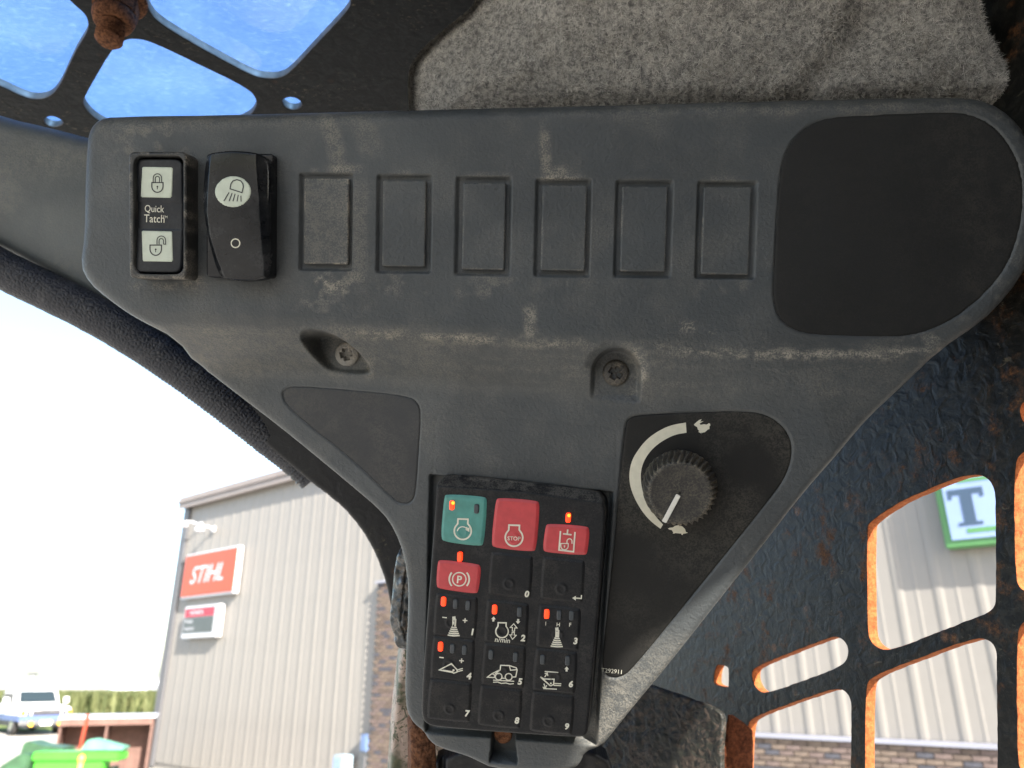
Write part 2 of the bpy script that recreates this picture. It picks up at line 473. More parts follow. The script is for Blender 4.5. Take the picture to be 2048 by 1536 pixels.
M_PILLAR = steel_paint('pillar_black_paint', (.003, .0035, .0055), .25, .55, bscale=90, blotch=.60, sheen=(.005, .006, .009), relief=.4)
M_POST = steel_paint('post_peeling_paint', (.055, .065, .035), .12, .5, peel=((.40, .30, .245), 1.0), blotch=.6, sheen=(.085, .085, .04), cover=.42)
M_LUMP = steel_paint('lumpy_paint', (.018, .022, .022), .3, .3, bscale=130, peel=((.16, .125, .10), .5), blotch=.58)
def rusty(name, a, bb, bump=.5):
    b = NB(name); f = b.noise(420, 5, .75); m = b.noise(90, 5, .7)
    c = b.mix(b.ramp(f, .32, .68), a, bb); c = b.mix(b.ramp(m, .55, .75), c, tuple(x * .45 for x in a))
    nm = b.bump(f, bump, .001); nm = b.bump(m, bump, .002, nm)
    return b.fin(c, .9, nm, spec=.2)
M_RUSTEDGE = rusty('rust_edge', (.19, .047, .013), (.31, .100, .032))
M_RUST = rusty('rust', (.055, .024, .014), (.21, .092, .046), .8)
M_RUSTB = rusty('bolt_rust', (.055, .024, .014), (.22, .098, .05), .3)
M_RUSTPATCH = rusty('rust_patch', (.06, .018, .009), (.16, .052, .022), .7)
M_EDGEGREY = simple('roof_edge_grey', (.075, .066, .055), .55, .35, 160)
M_ZINC = dusty_plastic('screw_zinc', (.16, .16, .155), (.36, .32, .26), rough=.5, grain=.5, haze=.8, gscale=700)
M_ZINCD = dusty_plastic('screw_dark', (.016, .016, .016), (.22, .19, .15), rough=.5, grain=.5, haze=.7, gscale=700)
def rubber():
    b = NB('seal_rubber'); w = b.vor(420, 'DISTANCE_TO_EDGE'); f = b.noise(500, 4)
    nm = b.bump(b.ramp(w, 0, .35), .4, .0010); nm = b.bump(f, .3, .0006, nm)
    m = b.math('MULTIPLY', b.ramp(b.noise(120, 4), .5, .7), .35)
    return b.fin(b.mix(m, (.016, .018, .026), (.08, .08, .085)), .5, nm, spec=.45)
M_SEAL = rubber()
def felt():
    b = NB('felt_cloth'); n1 = b.noise(420, 6, .75); n2 = b.noise(60, 4, .6)
    c = b.mix(b.ramp(n1, .34, .66), (.15, .147, .145), (.60, .57, .52))
    c = b.mix(b.ramp(n2, .45, .8, 0, .45), c, (.17, .145, .105))
    return b.fin(c, 1.0, b.bump(n1, 1.0, .002), spec=.05)
M_FELT = felt()
def fibre():
    b = NB('felt_fibre'); t = b.attr('tone')
    c = b.mix(t, (.10, .098, .10), (.80, .765, .70)); return b.fin(c, .95, spec=.05)
M_FIBRE = fibre()
def pane():
    b = NB('dusty_roof_pane'); t = b.t
    tr = b.n('ShaderNodeBsdfTransparent'); tr.inputs[0].default_value = (.44, .62, .85, 1)
    df = b.n('ShaderNodeBsdfTranslucent'); df.inputs[0].default_value = (.62, .74, .86, 1)
    gl = b.n('ShaderNodeBsdfGlossy'); gl.inputs['Roughness'].default_value = .08
    sc = b.ramp(b.noise(190, 6, .75, stretch=(1, 1.6, 1)), .50, .74); bg = b.ramp(b.noise(26, 4, .6), .35, .8, .16, .30)
    f = b.math('ADD', b.math('MULTIPLY', sc, .13), b.math('MULTIPLY', bg, .34))
    m1 = b.n('ShaderNodeMixShader'); t.links.new(f, m1.inputs[0]); t.links.new(tr.outputs[0], m1.inputs[1]); t.links.new(df.outputs[0], m1.inputs[2])
    m2 = b.n('ShaderNodeMixShader'); m2.inputs[0].default_value = .05; t.links.new(m1.outputs[0], m2.inputs[1]); t.links.new(gl.outputs[0], m2.inputs[2])
    t.links.new(m2.outputs[0], b.out.inputs[0]); return b.m
M_PANE = pane()
# outside
def gravel():
    b = NB('yard_gravel'); f = b.noise(9, 8, .75); g = b.noise(.15, 4)
    c = b.mix(b.ramp(f, .3, .7), (.27, .255, .23), (.44, .42, .38)); c = b.mix(b.ramp(g, .45, .7, 0, .4), c, (.30, .27, .22))
    return b.fin(c, .95, b.bump(f, .5, .02), spec=.2)
M_GRAVEL = gravel()
M_SIDING = simple('siding_paint', (.205, .192, .176), .45, .04, 1.2)
M_TRIMB = simple('corner_trim_grey', (.085, .085, .092), .45, .05, 2)
M_FASCIA = simple('fascia_taupe', (.20, .17, .155), .45, .06, 2)
M_ROOFM = simple('roof_metal', (.45, .46, .48), .4, .05, 2)
M_CAP = simple('wainscot_cap', (.25, .255, .30), .5, .05, 3)
M_MORTAR = simple('mortar', (.135, .122, .108), .95, .1, 20)
M_BRICKS = [simple('brick_%s' % n, c, .9, .2, 14, bump=.4) for n, c in (('tan', (.135, .102, .080)), ('rose', (.125, .092, .082)), ('brown', (.100, .074, .060)), ('slate', (.060, .060, .072)))]
M_SIGNW = simple('sign_white', (.46, .47, .50), .4, .03, 3)
M_SIGNO = simple('sign_orange', (.40, .048, .014), .35, .04, 3)
M_SIGNR = simple('sign_red', (.34, .02, .04), .4, .05, 3)
M_SIGNK = simple('sign_black', (.055, .065, .065), .4, .1, 3)
M_SIGNB = simple('sign_pale_blue', (.19, .26, .42), .35, .03, 3)
M_SIGNG = simple('sign_green', (.07, .19, .065), .4, .05, 3)
M_LETB = simple('letter_blue_black', (.035, .06, .10), .4, .05, 3)
M_WHITE = simple('white_paint', (.78, .78, .78), .25, .03, 3)
M_BLUEP = simple('two_tone_blue', (.09, .13, .30), .25, .05, 3)
M_GLASS = simple('window_dark', (.02, .03, .035), .08)
M_CHROME = simple('bumper_chrome', (.55, .55, .56), .25, .05, 5, metal=.9)
M_TYRE = simple('tyre_rubber', (.02, .02, .02), .8, .2, 20)
M_AMBER = simple('amber_lens', (.75, .25, .02), .25)
M_GRILLE = simple('grille_dark', (.05, .05, .06), .4)
M_WOODB = simple('maroon_board', (.115, .062, .05), .75, .2, 6)
M_LID = simple('grey_lid', (.36, .38, .44), .6, .08, 4)
M_REDPOST = simple('orange_red_paint', (.30, .045, .022), .5, .1, 6)
M_GRN = simple('machine_green', (.050, .30, .025), .35, .1, 4)
M_GRND = simple('machine_dark_green', (.028, .075, .035), .5, .25, 5)
M_TEAL = simple('faded_teal', (.10, .27, .20), .55, .15, 5)
M_YELLOW = simple('yellow_plastic', (.80, .50, .07), .4)
M_PINKRED = simple('faded_red', (.58, .16, .12), .5)
M_BLUEBOX = simple('blue_plastic', (.10, .15, .27), .4, .06, 5)
M_PBLUE = simple('pale_blue', (.26, .34, .40), .45, .06, 5)
def corn():
    b = NB('corn_leaf'); t = b.attr('tone'); return b.fin(b.mix(t, (.035, .048, .016), (.125, .135, .060)), .7, spec=.2)
M_CORN = corn()

# ================================================================== THE YARD
me = bpy.data.meshes.new('ground'); S = 900
me.from_pydata([(-S, -S, 0), (S, -S, 0), (S, S, 0), (-S, S, 0)], [], [(0, 1, 2, 3)])
tag(link('ground', me, None, [M_GRAVEL]), kind='structure')

# ------------------------------------------------------------------ metal-sided dealership building
WL = np.array([-10.47, 24.6, 0.0]); WX = np.array([.76, -.65, 0]); WX /= np.linalg.norm(WX)
WN = np.array([WX[1], -WX[0], 0])           # outwards, towards the camera
FW = Frame(WL, WX * 1.0, np.array([0, 0, 1.0]), WN)
def wl(px, py, off=0.0):
    u, v = FW.px(np.array(float(px)), np.array(float(py)), off * 1000); return float(u) / 1000, float(v) / 1000
bld = empty('dealership_building', Matrix.Translation(Vector(WL)) @ Matrix.Rotation(math.atan2(WX[1], WX[0]), 4, 'Z'))
tag(bld, 'long beige metal sided building with brick wainscot and taupe eave', 'building')
EAVE = wl(372, 1006)[1]; LEN = 34.0; DEP = 16.0
BX0, BX1 = wl(752, 1349)[0], wl(752, 1349)[0] + 5.2         # tall brick bay
BRT = wl(1750, 1485)[1]; BAYH = wl(790, 1165)[1]
m = MB(); m.box(0.0, .06, 0, LEN, DEP, EAVE); m.build('wall', M_SIDING, bld)
# siding panels, one sheet each with a rib
PW = .50
def panel_mesh(z0, z1):
    prof = [(0, 0), (.05, -.011), (.10, -.011), (.15, 0), (.27, 0), (.285, -.004), (.315, -.004), (.33, 0), (PW - .004, 0)]
    vs = [(x, y, z) for z in (z0, z1) for x, y in prof]; n = len(prof)
    fs = [(i, i + 1, n + i + 1, n + i) for i in range(n - 1)]
    me = bpy.data.meshes.new('siding_panel'); me.from_pydata(vs, [], fs); me.materials.append(M_SIDING); return me
full = panel_mesh(.15, EAVE - .02); high = panel_mesh(BRT + .06, EAVE - .02); bay = panel_mesh(BAYH + .05, EAVE - .02)
k = 0; x = .28
while x + PW < LEN:
    meu = full if x + PW <= BX0 else (bay if x < BX1 else high)
    o = bpy.data.objects.new('siding_panel', meu); COL.objects.link(o); o.parent = bld; o.location = (x, .03, 0); x += PW
MB().box(-.06, -.05, .05, .27, .3, EAVE - .05).build('corner_trim', M_TRIMB, bld)
mr = MB(); mr.prism([(-.16, EAVE - .05), (-.16, EAVE + .16), (DEP / 2, EAVE + 1.6), (DEP + .3, EAVE + .22), (DEP + .3, EAVE - .05)], -.25, LEN + .2, 'x')
mr.build('roof', M_ROOFM, bld)
MB().box(-.14, -.22, EAVE - .24, LEN + .2, -.17, EAVE + .13).box(-.14, -.27, EAVE - .06, LEN + .2, -.221, EAVE + .04).build('fascia', M_FASCIA, bld)
MB().box(-.1, -.168, EAVE - .20, LEN, .0, EAVE - .14).build('soffit', M_FASCIA, bld)
MB().box(BX0, -.09, 0, BX1, .02, BAYH).build('brick_bay', M_MORTAR, bld)
MB().box(BX1, -.06, 0, LEN, .02, BRT).build('wainscot', M_MORTAR, bld)
MB().box(BX1, -.13, BRT, LEN, .02, BRT + .055).box(BX0 - .03, -.17, BAYH, BX1 + .03, .02, BAYH + .05).build('wainscot_cap', M_CAP, bld)
bmes = []
bm0 = MB().box(0, 0, 0, .205, .03, .062)
for mm in M_BRICKS:
    mme = bm0.mesh('brick', .004); mme.materials.append(mm); bmes.append(mme)
nb = 0
def course(x0, x1, z, y, off):
    global nb
    x = x0 + off
    while x + .205 <= x1:
        o = bpy.data.objects.new('brick', bmes[rng.choice(4, p=[.34, .28, .20, .18])]); COL.objects.link(o); o.parent = bld
        o.location = (x, y - .012 - .008 * rng.random(), z); x += .216; nb += 1
xa = wl(1480, 1500)[0]; xb = min(wl(2120, 1500)[0], LEN - .3)
for r in range(6): course(xa, xb, BRT - .075 * (r + 1), -.075, (r % 2) * .108)
zb = wl(770, 1545)[1]; r = 0; z = BAYH - .075
while z > max(zb, .1) and nb < 296:
    course(BX0 + .01, BX0 + .9, z, -.105, (r % 2) * .10); z -= .075; r += 1

def wall_sign(name, tl, tr, bl, br, depth, rim, label, cat):
    c = [wl(*p, depth) for p in (tl, tr, bl, br)]
    x0 = (c[0][0] + c[2][0]) / 2; x1 = (c[1][0] + c[3][0]) / 2; z1 = (c[0][1] + c[1][1]) / 2; z0 = (c[2][1] + c[3][1]) / 2
    root = empty(name); root.parent = None
    root.matrix_world = bld.matrix_world @ Matrix.Translation((x0, -.0, z0))
    tag(root, label, cat); W, Hh = x1 - x0, z1 - z0
    MB().box(-.0, -depth, 0, W, 0, Hh).build('cabinet', rim, root, bevel=.02)
    return root, W, Hh
def wtext(root, body, cx, cz, hgt, y, mat, name='lettering', shear=0.0, xs=1.0, bold=0.0, align='C'):
    s = Sheet().text(body, cx, -cz, hgt, 0, shear, xs, align, bold)
    m = bpy.data.meshes.new(name); m.from_pydata([(p[0], y, -p[1]) for p in s.v], [], s.f)
    return link(name, m, root, [mat])
sg, W, Hh = wall_sign('orange_sign', (375, 1108), (474, 1093), (358, 1199), (470, 1186), .17, M_SIGNW, 'orange lit box sign with white slanted STIHL lettering on beige siding', 'sign')
MB().box(.05, -.19, .06, W - .03, -.165, Hh - .05).build('face', M_SIGNO, sg, bevel=.008)
wtext(sg, 'STIHL', W * .48, Hh * .50, Hh * .38, -.194, M_SIGNW, shear=.32, xs=1.06, bold=.008)
sg, W, Hh = wall_sign('engine_sign', (372, 1213), (436, 1208), (360, 1279), (432, 1272), .20, M_SIGNW, 'small square sign with red band over black band, hung below the orange one', 'sign')
MB().box(.08, -.215, Hh * .66, W - .18, -.195, Hh * .93).build('red_band', M_SIGNR, sg)
MB().box(.08, -.216, Hh * .16, W - .18, -.195, Hh * .64).build('black_band', M_SIGNK, sg)
wtext(sg, 'HONDA', W * .40, Hh * .79, Hh * .13, -.222, M_SIGNW, xs=1.3, bold=.02)
wtext(sg, 'Power', W * .10, Hh * .53, Hh * .13, -.222, M_SIGNW, xs=1.0, bold=.01, align='L')
wtext(sg, 'Equipment', W * .10, Hh * .29, Hh * .14, -.222, M_SIGNW, xs=.92, bold=.01, align='L')
sg, W, Hh = wall_sign('dealer_sign', (1863, 950), (2140, 908), (1892, 1104), (2165, 1066), .22, M_SIGNG, 'large pale blue sign with green border and dark serif letters seen through the side screen', 'sign')
MB().box(.10, -.245, .10, W - .1, -.215, Hh - .10).build('face', M_SIGNB, sg)
MB().box(.30, -.250, Hh * .17, W - .3, -.246, Hh * .17 + .06).box(.30, -.250, Hh * .83, W - .3, -.246, Hh * .83 + .05).build('stripe', M_SIGNG, sg)
s = Sheet()
lw = Hh * .52
def serif_T(x, z, w, h, t):
    mb = MB(); mb.box(x, -.252, z + h - t * .55, x + w, -.247, z + h)
    mb.box(x + w / 2 - t / 2, -.252, z + .001, x + w / 2 + t / 2, -.247, z + h - t * .55 - .001)
    mb.box(x + w / 2 - t, -.253, z - .04, x + w / 2 + t, -.2475, z)
    mb.box(x, -.253, z + h - t * .9, x + t * .3, -.2475, z + h - t * .56); mb.box(x + w - t * .3, -.253, z + h - t * .9, x + w, -.2475, z + h - t * .56); return mb
serif_T(W * .10, Hh * .31, W * .27, Hh * .44, .14).build('letter', M_LETB, sg)
wtext(sg, 'R', W * .70, Hh * .53, Hh * .44, -.251, M_LETB, 'letter', bold=.02)

def flood(px, py, label, out=.35):
    x, z = wl(px, py, out)
    root = empty('flood_lamp'); root.matrix_world = bld.matrix_world @ Matrix.Translation((x, 0, z)); tag(root, label, 'lamp')
    MB().lathe([(.02, .05), (.10, .03), (.13, -.03), (.14, -.09), (.12, -.11)], 18).build('shade', M_SIGNW, root, loc=(0, -out, 0), smooth=True)
    MB().tube([(.22, 0, -.02), (.12, -out * .6, .06), (0, -out, .05)], .03).build('arm', M_SIGNW, root)
    MB().box(.14, -.05, -.09, .28, 0, .07).build('mount', M_SIGNW, root)
flood(400, 1056, 'white round lamp on the siding just above the orange sign')
flood(368, 1047, 'white lamp jutting out past the corner trim of the building', .45)
x, z = wl(736, 1490); rt = empty('meter_box'); rt.matrix_world = bld.matrix_world @ Matrix.Translation((x - .12, -.01, z)); tag(rt, 'small blue box fixed low on the wall beside the brick', 'box')
MB().box(.05, -.16, -.12, .25, 0, .22).build('cover', M_BLUEBOX, rt, bevel=.02); MB().tube([(.15, -.08, -.2), (.15, -.08, -z)], .03).build('conduit', M_TRIMB, rt)
x, z = wl(704, 1520); rt = empty('drinks_cooler'); rt.matrix_world = bld.matrix_world @ Matrix.Translation((x - .2, -.01, 0)); tag(rt, 'pale blue cabinet standing against the beige wall', 'cabinet')
MB().box(.02, -.36, 0, .36, -.08, z + .12).build('body', M_PBLUE, rt, bevel=.02); MB().box(.05, -.39, .1, .33, -.365, z + .06).build('door', M_SIGNB, rt, bevel=.01)

# ------------------------------------------------------------------ pickup truck
gp = at_h(84, 1470, 37.0); gp[2] = 0
tr = empty('pickup_truck', Matrix.Translation(Vector(gp)) @ Matrix.Rotation(RAD(47), 4, 'Z') @ Matrix.Scale(1.05, 4))
tag(tr, 'white pickup truck with blue lower stripe facing the yard', 'truck')
b = MB()
b.prism([(-.0, .62), (-.02, .98), (.10, 1.08), (1.25, 1.15), (1.35, 1.12), (5.2, 1.12), (5.25, .62)], -.98, .98, 'x'); b.build('body', M_WHITE, tr, bevel=.05)
c = MB(); c.prism([(1.2, 1.14), (1.75, 1.72), (1.95, 1.76), (2.9, 1.76), (3.1, 1.70), (3.25, 1.14)], -.86, .86, 'x'); c.build('cab', M_WHITE, tr, bevel=.04)
wd = MB(); wd.v += [(-.74, 1.27, 1.24), (.74, 1.27, 1.24), (.68, 1.69, 1.68), (-.68, 1.69, 1.68)]; wd.f += [(0, 1, 2, 3)]
for i in range(4): wd.v[i] = (wd.v[i][0], wd.v[i][1] - .03, wd.v[i][2] + .03)
wd.build('windscreen', M_GLASS, tr)
MB().box(-.875, 1.75, 1.20, -.865, 3.0, 1.62).build('side_window', M_GLASS, tr)
MB().box(-1.0, -.03, .55, 1.0, 5.2, .80).build('lower_stripe', M_BLUEP, tr, bevel=.02)
g = MB()
for r in range(5): g.box(-.55, -.06, .80 + r * .045, .55, -.03, .825 + r * .045)
g.build('grille', M_GRILLE, tr)
for sx in (-1, 1):
    MB().box(sx * .60 - (.18 if sx < 0 else -.0) , -.05, .80, sx * .60 + (.0 if sx < 0 else .18), -.02, .98).build('headlight', M_CHROME, tr, bevel=.01)
    MB().box(sx * .80 - .0 if sx > 0 else -.97, -.05, .80, .97 if sx > 0 else -.80, -.01, .98).build('turn_signal', M_AMBER, tr, bevel=.01)
    MB().lathe([(.10, -.16), (.11, -.12), (.10, -.1)], 14, 'y', (sx * .55, 0, .47)).build('fog_lamp', M_YELLOW, tr)
    MB().box(sx * 1.18 - .1, 1.42, 1.2, sx * 1.18 + .1, 1.5, 1.45).build('mirror', M_WHITE, tr, bevel=.02)
    for yy in (.95, 4.1):
        w = MB().lathe([(.22, -.12), (.36, -.12), (.39, -.06), (.39, .06), (.36, .12), (.22, .12)], 22, 'x', (sx * .86, yy, .39)).build('wheel', M_TYRE, tr)
        MB().lathe([(.05, sx * .125), (.2, sx * .125), (.21, sx * .05)], 16, 'x', (sx * .86, yy, .39)).build('rim', M_CHROME, w)
MB().box(-1.0, -.16, .42, 1.0, -.06, .60).build('bumper', M_CHROME, tr, bevel=.03)
MB().box(-.22, -.19, .40, .22, -.165, .58).build('number_plate', M_WHITE, tr)
MB().box(-.8, 0, .32, .8, 5.0, .60).build('chassis', M_GRILLE, tr)

# ------------------------------------------------------------------ maize field
NV = 9000; vs = []; fs = []; tone = []
for i in range(NV):
    D = 44 + 26 * rng.random() ** 1.6
    px = rng.uniform(-40, 330); X = (px - 1024) / 1644 * D
    hgt = 1.42 + .30 * rng.random() - (D - 44) * .012; w = .05 + .05 * rng.random(); a = rng.uniform(0, math.pi); lean = rng.normal(0, .14)
    z0 = 0 if rng.random() < .35 else hgt * rng.uniform(.2, .7)
    dx, dy = math.cos(a) * w, math.sin(a) * w; b0 = len(vs); L = hgt - z0
    vs += [(X - dx, D - dy, z0), (X + dx, D + dy, z0), (X + dx * .9 + lean * L * .6, D + dy, z0 + L * .65), (X - dx * .9 + lean * L * .6, D - dy, z0 + L * .65), (X + lean * L * 1.6, D, hgt)]
    fs += [(b0, b0 + 1, b0 + 2, b0 + 3), (b0 + 3, b0 + 2, b0 + 4)]; tone += [rng.random() ** 1.3] * 5
me = bpy.data.meshes.new('corn_field'); me.from_pydata(vs, [], fs)
a = me.attributes.new('tone', 'FLOAT', 'POINT'); a.data.foreach_set('value', np.array(tone, np.float32))
tag(link('corn_field', me, None, [M_CORN]), 'green field of standing corn behind the truck and crate', 'corn', kind='stuff')
# grass verge under the truck
me = bpy.data.meshes.new('grass_verge'); me.from_pydata([(-60, 39.5, .004), (-9, 39.5, .004), (-9, 75, .004), (-60, 75, .004)], [], [(0, 1, 2, 3)])
tag(link('grass_verge', me, None, [simple('verge_grass', (.11, .15, .035), .9, .4, 2)]), kind='structure')

# ------------------------------------------------------------------ far shed, silo, yard light
p = at_h(256, 1392, 90); sh = empty('farm_shed', Matrix.Translation((p[0], p[1], 0)) @ Matrix.Rotation(RAD(12), 4, 'Z')); tag(sh, 'white low shed on the horizon beyond the corn', 'shed')
zt = at_h(256, 1372, 90)[2]; zr = at_h(256, 1362, 90)[2]
MB().box(-1.85, 0, 0, 1.85, 5, zt).build('wall', M_SIGNW, sh)
MB().prism([(-2.0, zt), (-1.8, zr), (1.8, zr), (2.0, zt)], -.2, 5.2, 'y').build('roof', M_WHITE, sh)
p = at_h(222, 1360, 110); zz = at_h(222, 1335, 110)[2]
sl = empty('feed_silo', Matrix.Translation((p[0], p[1], 0))); tag(sl, 'slim pale silo rising beside the far white shed', 'silo')
MB().lathe([(.30, 0), (.30, zz - .4)], 18).build('drum', M_PBLUE, sl, smooth=True); MB().lathe([(.32, zz - .4), (.05, zz)], 18).build('cap', M_SIGNW, sl)
p = at_h(66, 1350, 58); pl = empty('yard_light', Matrix.Translation((p[0], p[1], 0))); tag(pl, 'tall pale yard light standing behind the white truck', 'street lamp')
MB().lathe([(.05, 0), (.035, p[2])], 10).build('pole', M_WHITE, pl); MB().box(-.3, -.15, p[2], .25, .15, p[2] + .13).build('lamp_head', M_TRIMB, pl, bevel=.03)

# ------------------------------------------------------------------ maroon crate, green implement, markers
D = 20.0; pa = at_h(124, 1424, D); pb = at_h(308, 1437, D + .7); ztop = (pa[2] + pb[2]) / 2
wv = pb - pa; wid = math.hypot(wv[0], wv[1])
cr = empty('board_crate', Matrix.Translation((pa[0], pa[1], 0)) @ Matrix.Rotation(math.atan2(wv[1], wv[0]), 4, 'Z')); tag(cr, 'maroon board crate with open front compartments and grey lid', 'crate')
t = .05; HH = ztop
MB().box(0, .9, 0, wid, .95, HH - .07).build('back_panel', M_WOODB, cr)
for nm, x0 in (('side_panel', 0), ('divider', wid * .49), ('side_panel', wid - t)): MB().box(x0, 0, 0, x0 + t, .898, HH - .07).build(nm, M_WOODB, cr)
MB().box(t + .002, .02, HH * .52, wid * .49 - .002, .89, HH * .52 + .05).build('shelf', M_WOODB, cr)
MB().box(-.03, -.05, HH - .068, wid + .05, .98, HH).build('lid', M_LID, cr)
MB().box(0, -.03, HH - .22, wid, -.002, HH - .07).build('front_rail', M_WOODB, cr)
p = at_h(161, 1470, 18.8); pt = at_h(166, 1428, 18.8)
po = empty('marker_post', Matrix.Translation((p[0], p[1], 0))); tag(po, 'orange red square post standing before the maroon crate', 'post')
o = MB().box(-.032, -.032, 0, .032, .032, pt[2]).build('post', M_REDPOST, po, bevel=.006); o.rotation_euler = (0, RAD(3), 0)
MB().box(-.12, -.12, 0, .12, .12, .03).build('foot_plate', M_REDPOST, po)
D = 16.5; q = at_h(70, 1503, D); q2 = at_h(240, 1503, D); zt = q[2]; wd_ = q2[0] - q[0]
gi = empty('green_implement', Matrix.Translation((q[0], D, 0)) @ Matrix.Rotation(RAD(3), 4, 'Z')); tag(gi, 'bright green farm implement parked low in front of the maroon crate', 'implement')
MB().box(.0, -.1, zt - .17, wd_, .35, zt).build('deck', M_GRN, gi, bevel=.03)
MB().box(.05, -.06, zt - .46, wd_ * .82, .3, zt - .18).build('skirt', M_GRN, gi, bevel=.02)
MB().prism([(.95, zt + .19), (1.05, zt + .22), (wd_ + .03, zt + .07), (wd_, zt + .012), (.85, zt + .012)], .0, .30, 'y').build('hood', M_TEAL, gi, bevel=.01)
MB().prism([(-.50, .3), (-.45, zt + .10), (-.38, zt + .16), (-.1, zt + .08), (.35, zt + .03), (.35, .3)], .36, .9, 'y').build('hopper', M_GRND, gi, bevel=.02)
MB().prism([(-.6, .3), (-.55, zt - .25), (-.2, zt - .02), (-.003, zt - .05), (-.003, .3)], -.15, .3, 'y').build('gearbox', M_GRND, gi, bevel=.03)
for xx in (.2, wd_ - .25):
    MB().lathe([(.12, -.1), (.30, -.1), (.32, 0), (.30, .1), (.12, .1)], 18, 'y', (xx, .5, .32)).build('wheel', M_TYRE, gi)
    MB().box(xx - .04, .2, .3, xx + .04, .5, zt - .3).build('leg', M_GRND, gi)
p = at_h(163, 1517, 15.6)
mk = empty('marker_stake', Matrix.Translation((p[0], p[1], 0))); tag(mk, 'slim faded red stake with yellow ball tip before the green implement', 'stake')
MB().lathe([(.03, 0), (.04, p[2] - .03)], 10).build('stake', M_PINKRED, mk); MB().lathe([(.02, -.08), (.055, -.06), (.062, 0), (.045, .05), (.01, .07)], 14, 'z', (0, 0, p[2])).build('tip', M_YELLOW, mk, smooth=True)

# ================================================================== THE CAB
# ------------------------------------------------------------------ side screen
SA = RAD(72); US = np.array([math.cos(SA), -math.sin(SA), 0]); NS = np.array([-math.sin(SA), -math.cos(SA), 0])
CS = .287
O_s = np.array([-NS[0] * CS, -NS[1] * CS, EYE])
FS = Frame(O_s, US, np.array([0, 0, 1.0]), NS)
def S_(l, n=2, j=.18):
    return densify(chaikin(FS.pts(l), n), 1.2, j)
holes = [
    S_([(1734, 1058), (1738, 1044), (1800, 1003), (1868, 974), (1925, 952), (1962, 948), (1984, 966), (1991, 995), (1991, 1195), (1988, 1216), (1970, 1228), (1880, 1262), (1790, 1298), (1762, 1300), (1742, 1284), (1735, 1265)]),
    S_([(1503, 1344), (1512, 1333), (1590, 1302), (1664, 1273), (1684, 1276), (1697, 1296), (1694, 1318), (1680, 1333), (1610, 1360), (1538, 1385), (1519, 1384), (1506, 1366)]),
    S_([(1432, 1331), (1441, 1329), (1454, 1333), (1457, 1338), (1457, 1370), (1455, 1375), (1440, 1373), (1429, 1368), (1427, 1360)], 1, .1),
    S_([(1494, 1450), (1506, 1434), (1590, 1404), (1664, 1378), (1688, 1379), (1702, 1398), (1702, 1440), (1700, 1650), (1690, 1665), (1500, 1690), (1488, 1680), (1490, 1560)]),
    S_([(1731, 1372), (1744, 1352), (1850, 1312), (1945, 1277), (1976, 1278), (1992, 1298), (1993, 1340), (1995, 1640), (1985, 1660), (1745, 1690), (1730, 1680), (1730, 1560)]),
    S_([(2028, 935), (2040, 903), (2120, 868), (2190, 850), (2215, 880), (2215, 1110), (2190, 1140), (2060, 1184), (2040, 1178), (2030, 1150)]),
    S_([(2033, 1268), (2046, 1240), (2110, 1214), (2190, 1190), (2215, 1220), (2215, 1460), (2190, 1490), (2060, 1548), (2041, 1540), (2035, 1520)]),
    S_([(2038, 822), (2046, 800), (2120, 770), (2200, 742), (2218, 760), (2218, 790), (2190, 806), (2070, 850), (2046, 846)]),
]
uL = float(FS.px(np.array(1090.), np.array(1520.))[0])
def rr(u0, v0, u1, v1, r=12): return densify(rrect(u0, v0, u1, v1, r), 4, .0)
holes.append(densify(chaikin([(86, 271), (214, 338), (226, 350), (256, 350), (256, 215), (86, 215)], 1), 2, .1))  # unseen hole added, shaped to throw the sun patch on the console corner
outl = np.array([(uL, -420), (uL, 369.7), (1500, 369.7), (1500, -900), (uL, -900)])  # out-of-view rearward run left solid to hold sun off the console
scr = empty('side_screen', FS.M); tag(scr, 'rusty dark painted steel side screen with cut out window holes', 'screen')
plate('screen_plate', outl, holes, 5.0, [M_SCREEN, M_RUSTEDGE], scr)
# angled sill plate inside the screen, its end rusted through
cu0, cv0 = FS.px(np.array(1445.), np.array(1460.), 29.0); Pc = FS.world(cu0, cv0, np.array(29.0))
ca = RAD(28); FC = Frame(Pc, US * math.cos(ca) - NS * math.sin(ca), np.array([0, 0, 1.0]), US * math.sin(ca) + NS * math.cos(ca))
cpo = densify(chaikin(FC.pts([(1000, 1330), (1240, 1350), (1400, 1404), (1440, 1422), (1447, 1440), (1441, 1500), (1446, 1700), (1000, 1700)]), 1), 3, .25)
sill = empty('sill_plate', FC.M); tag(sill, 'dark olive blistered sill plate inside the side screen with a rusty end', 'sill')
hf('sill_face', cpo, lambda U, V, d: -rnd(d, 1.2) + .9 * (vnoise(U, V, 4.5, 14) - .5) + .5 * (vnoise(U, V, 1.8, 16) - .5), .55, -4, [M_COLUMN], sill)
tp_ = FC.pts([(1449, 1428), (1464, 1438), (1478, 1449), (1492, 1462), (1492, 1536), (1488, 1650), (1440, 1650), (1442, 1500)], -4)
hf('rusted_end', densify(tp_, 1.5, .3), lambda U, V, d: -5 - .30 * np.maximum(U - tp_[:, 0].min(), 0) + 1.2 * (vnoise(U, V, 4, 5) - .5) + .6 * (vnoise(U, V, 1.4, 6) - .5), .6, -12, [M_RUSTPATCH], sill)

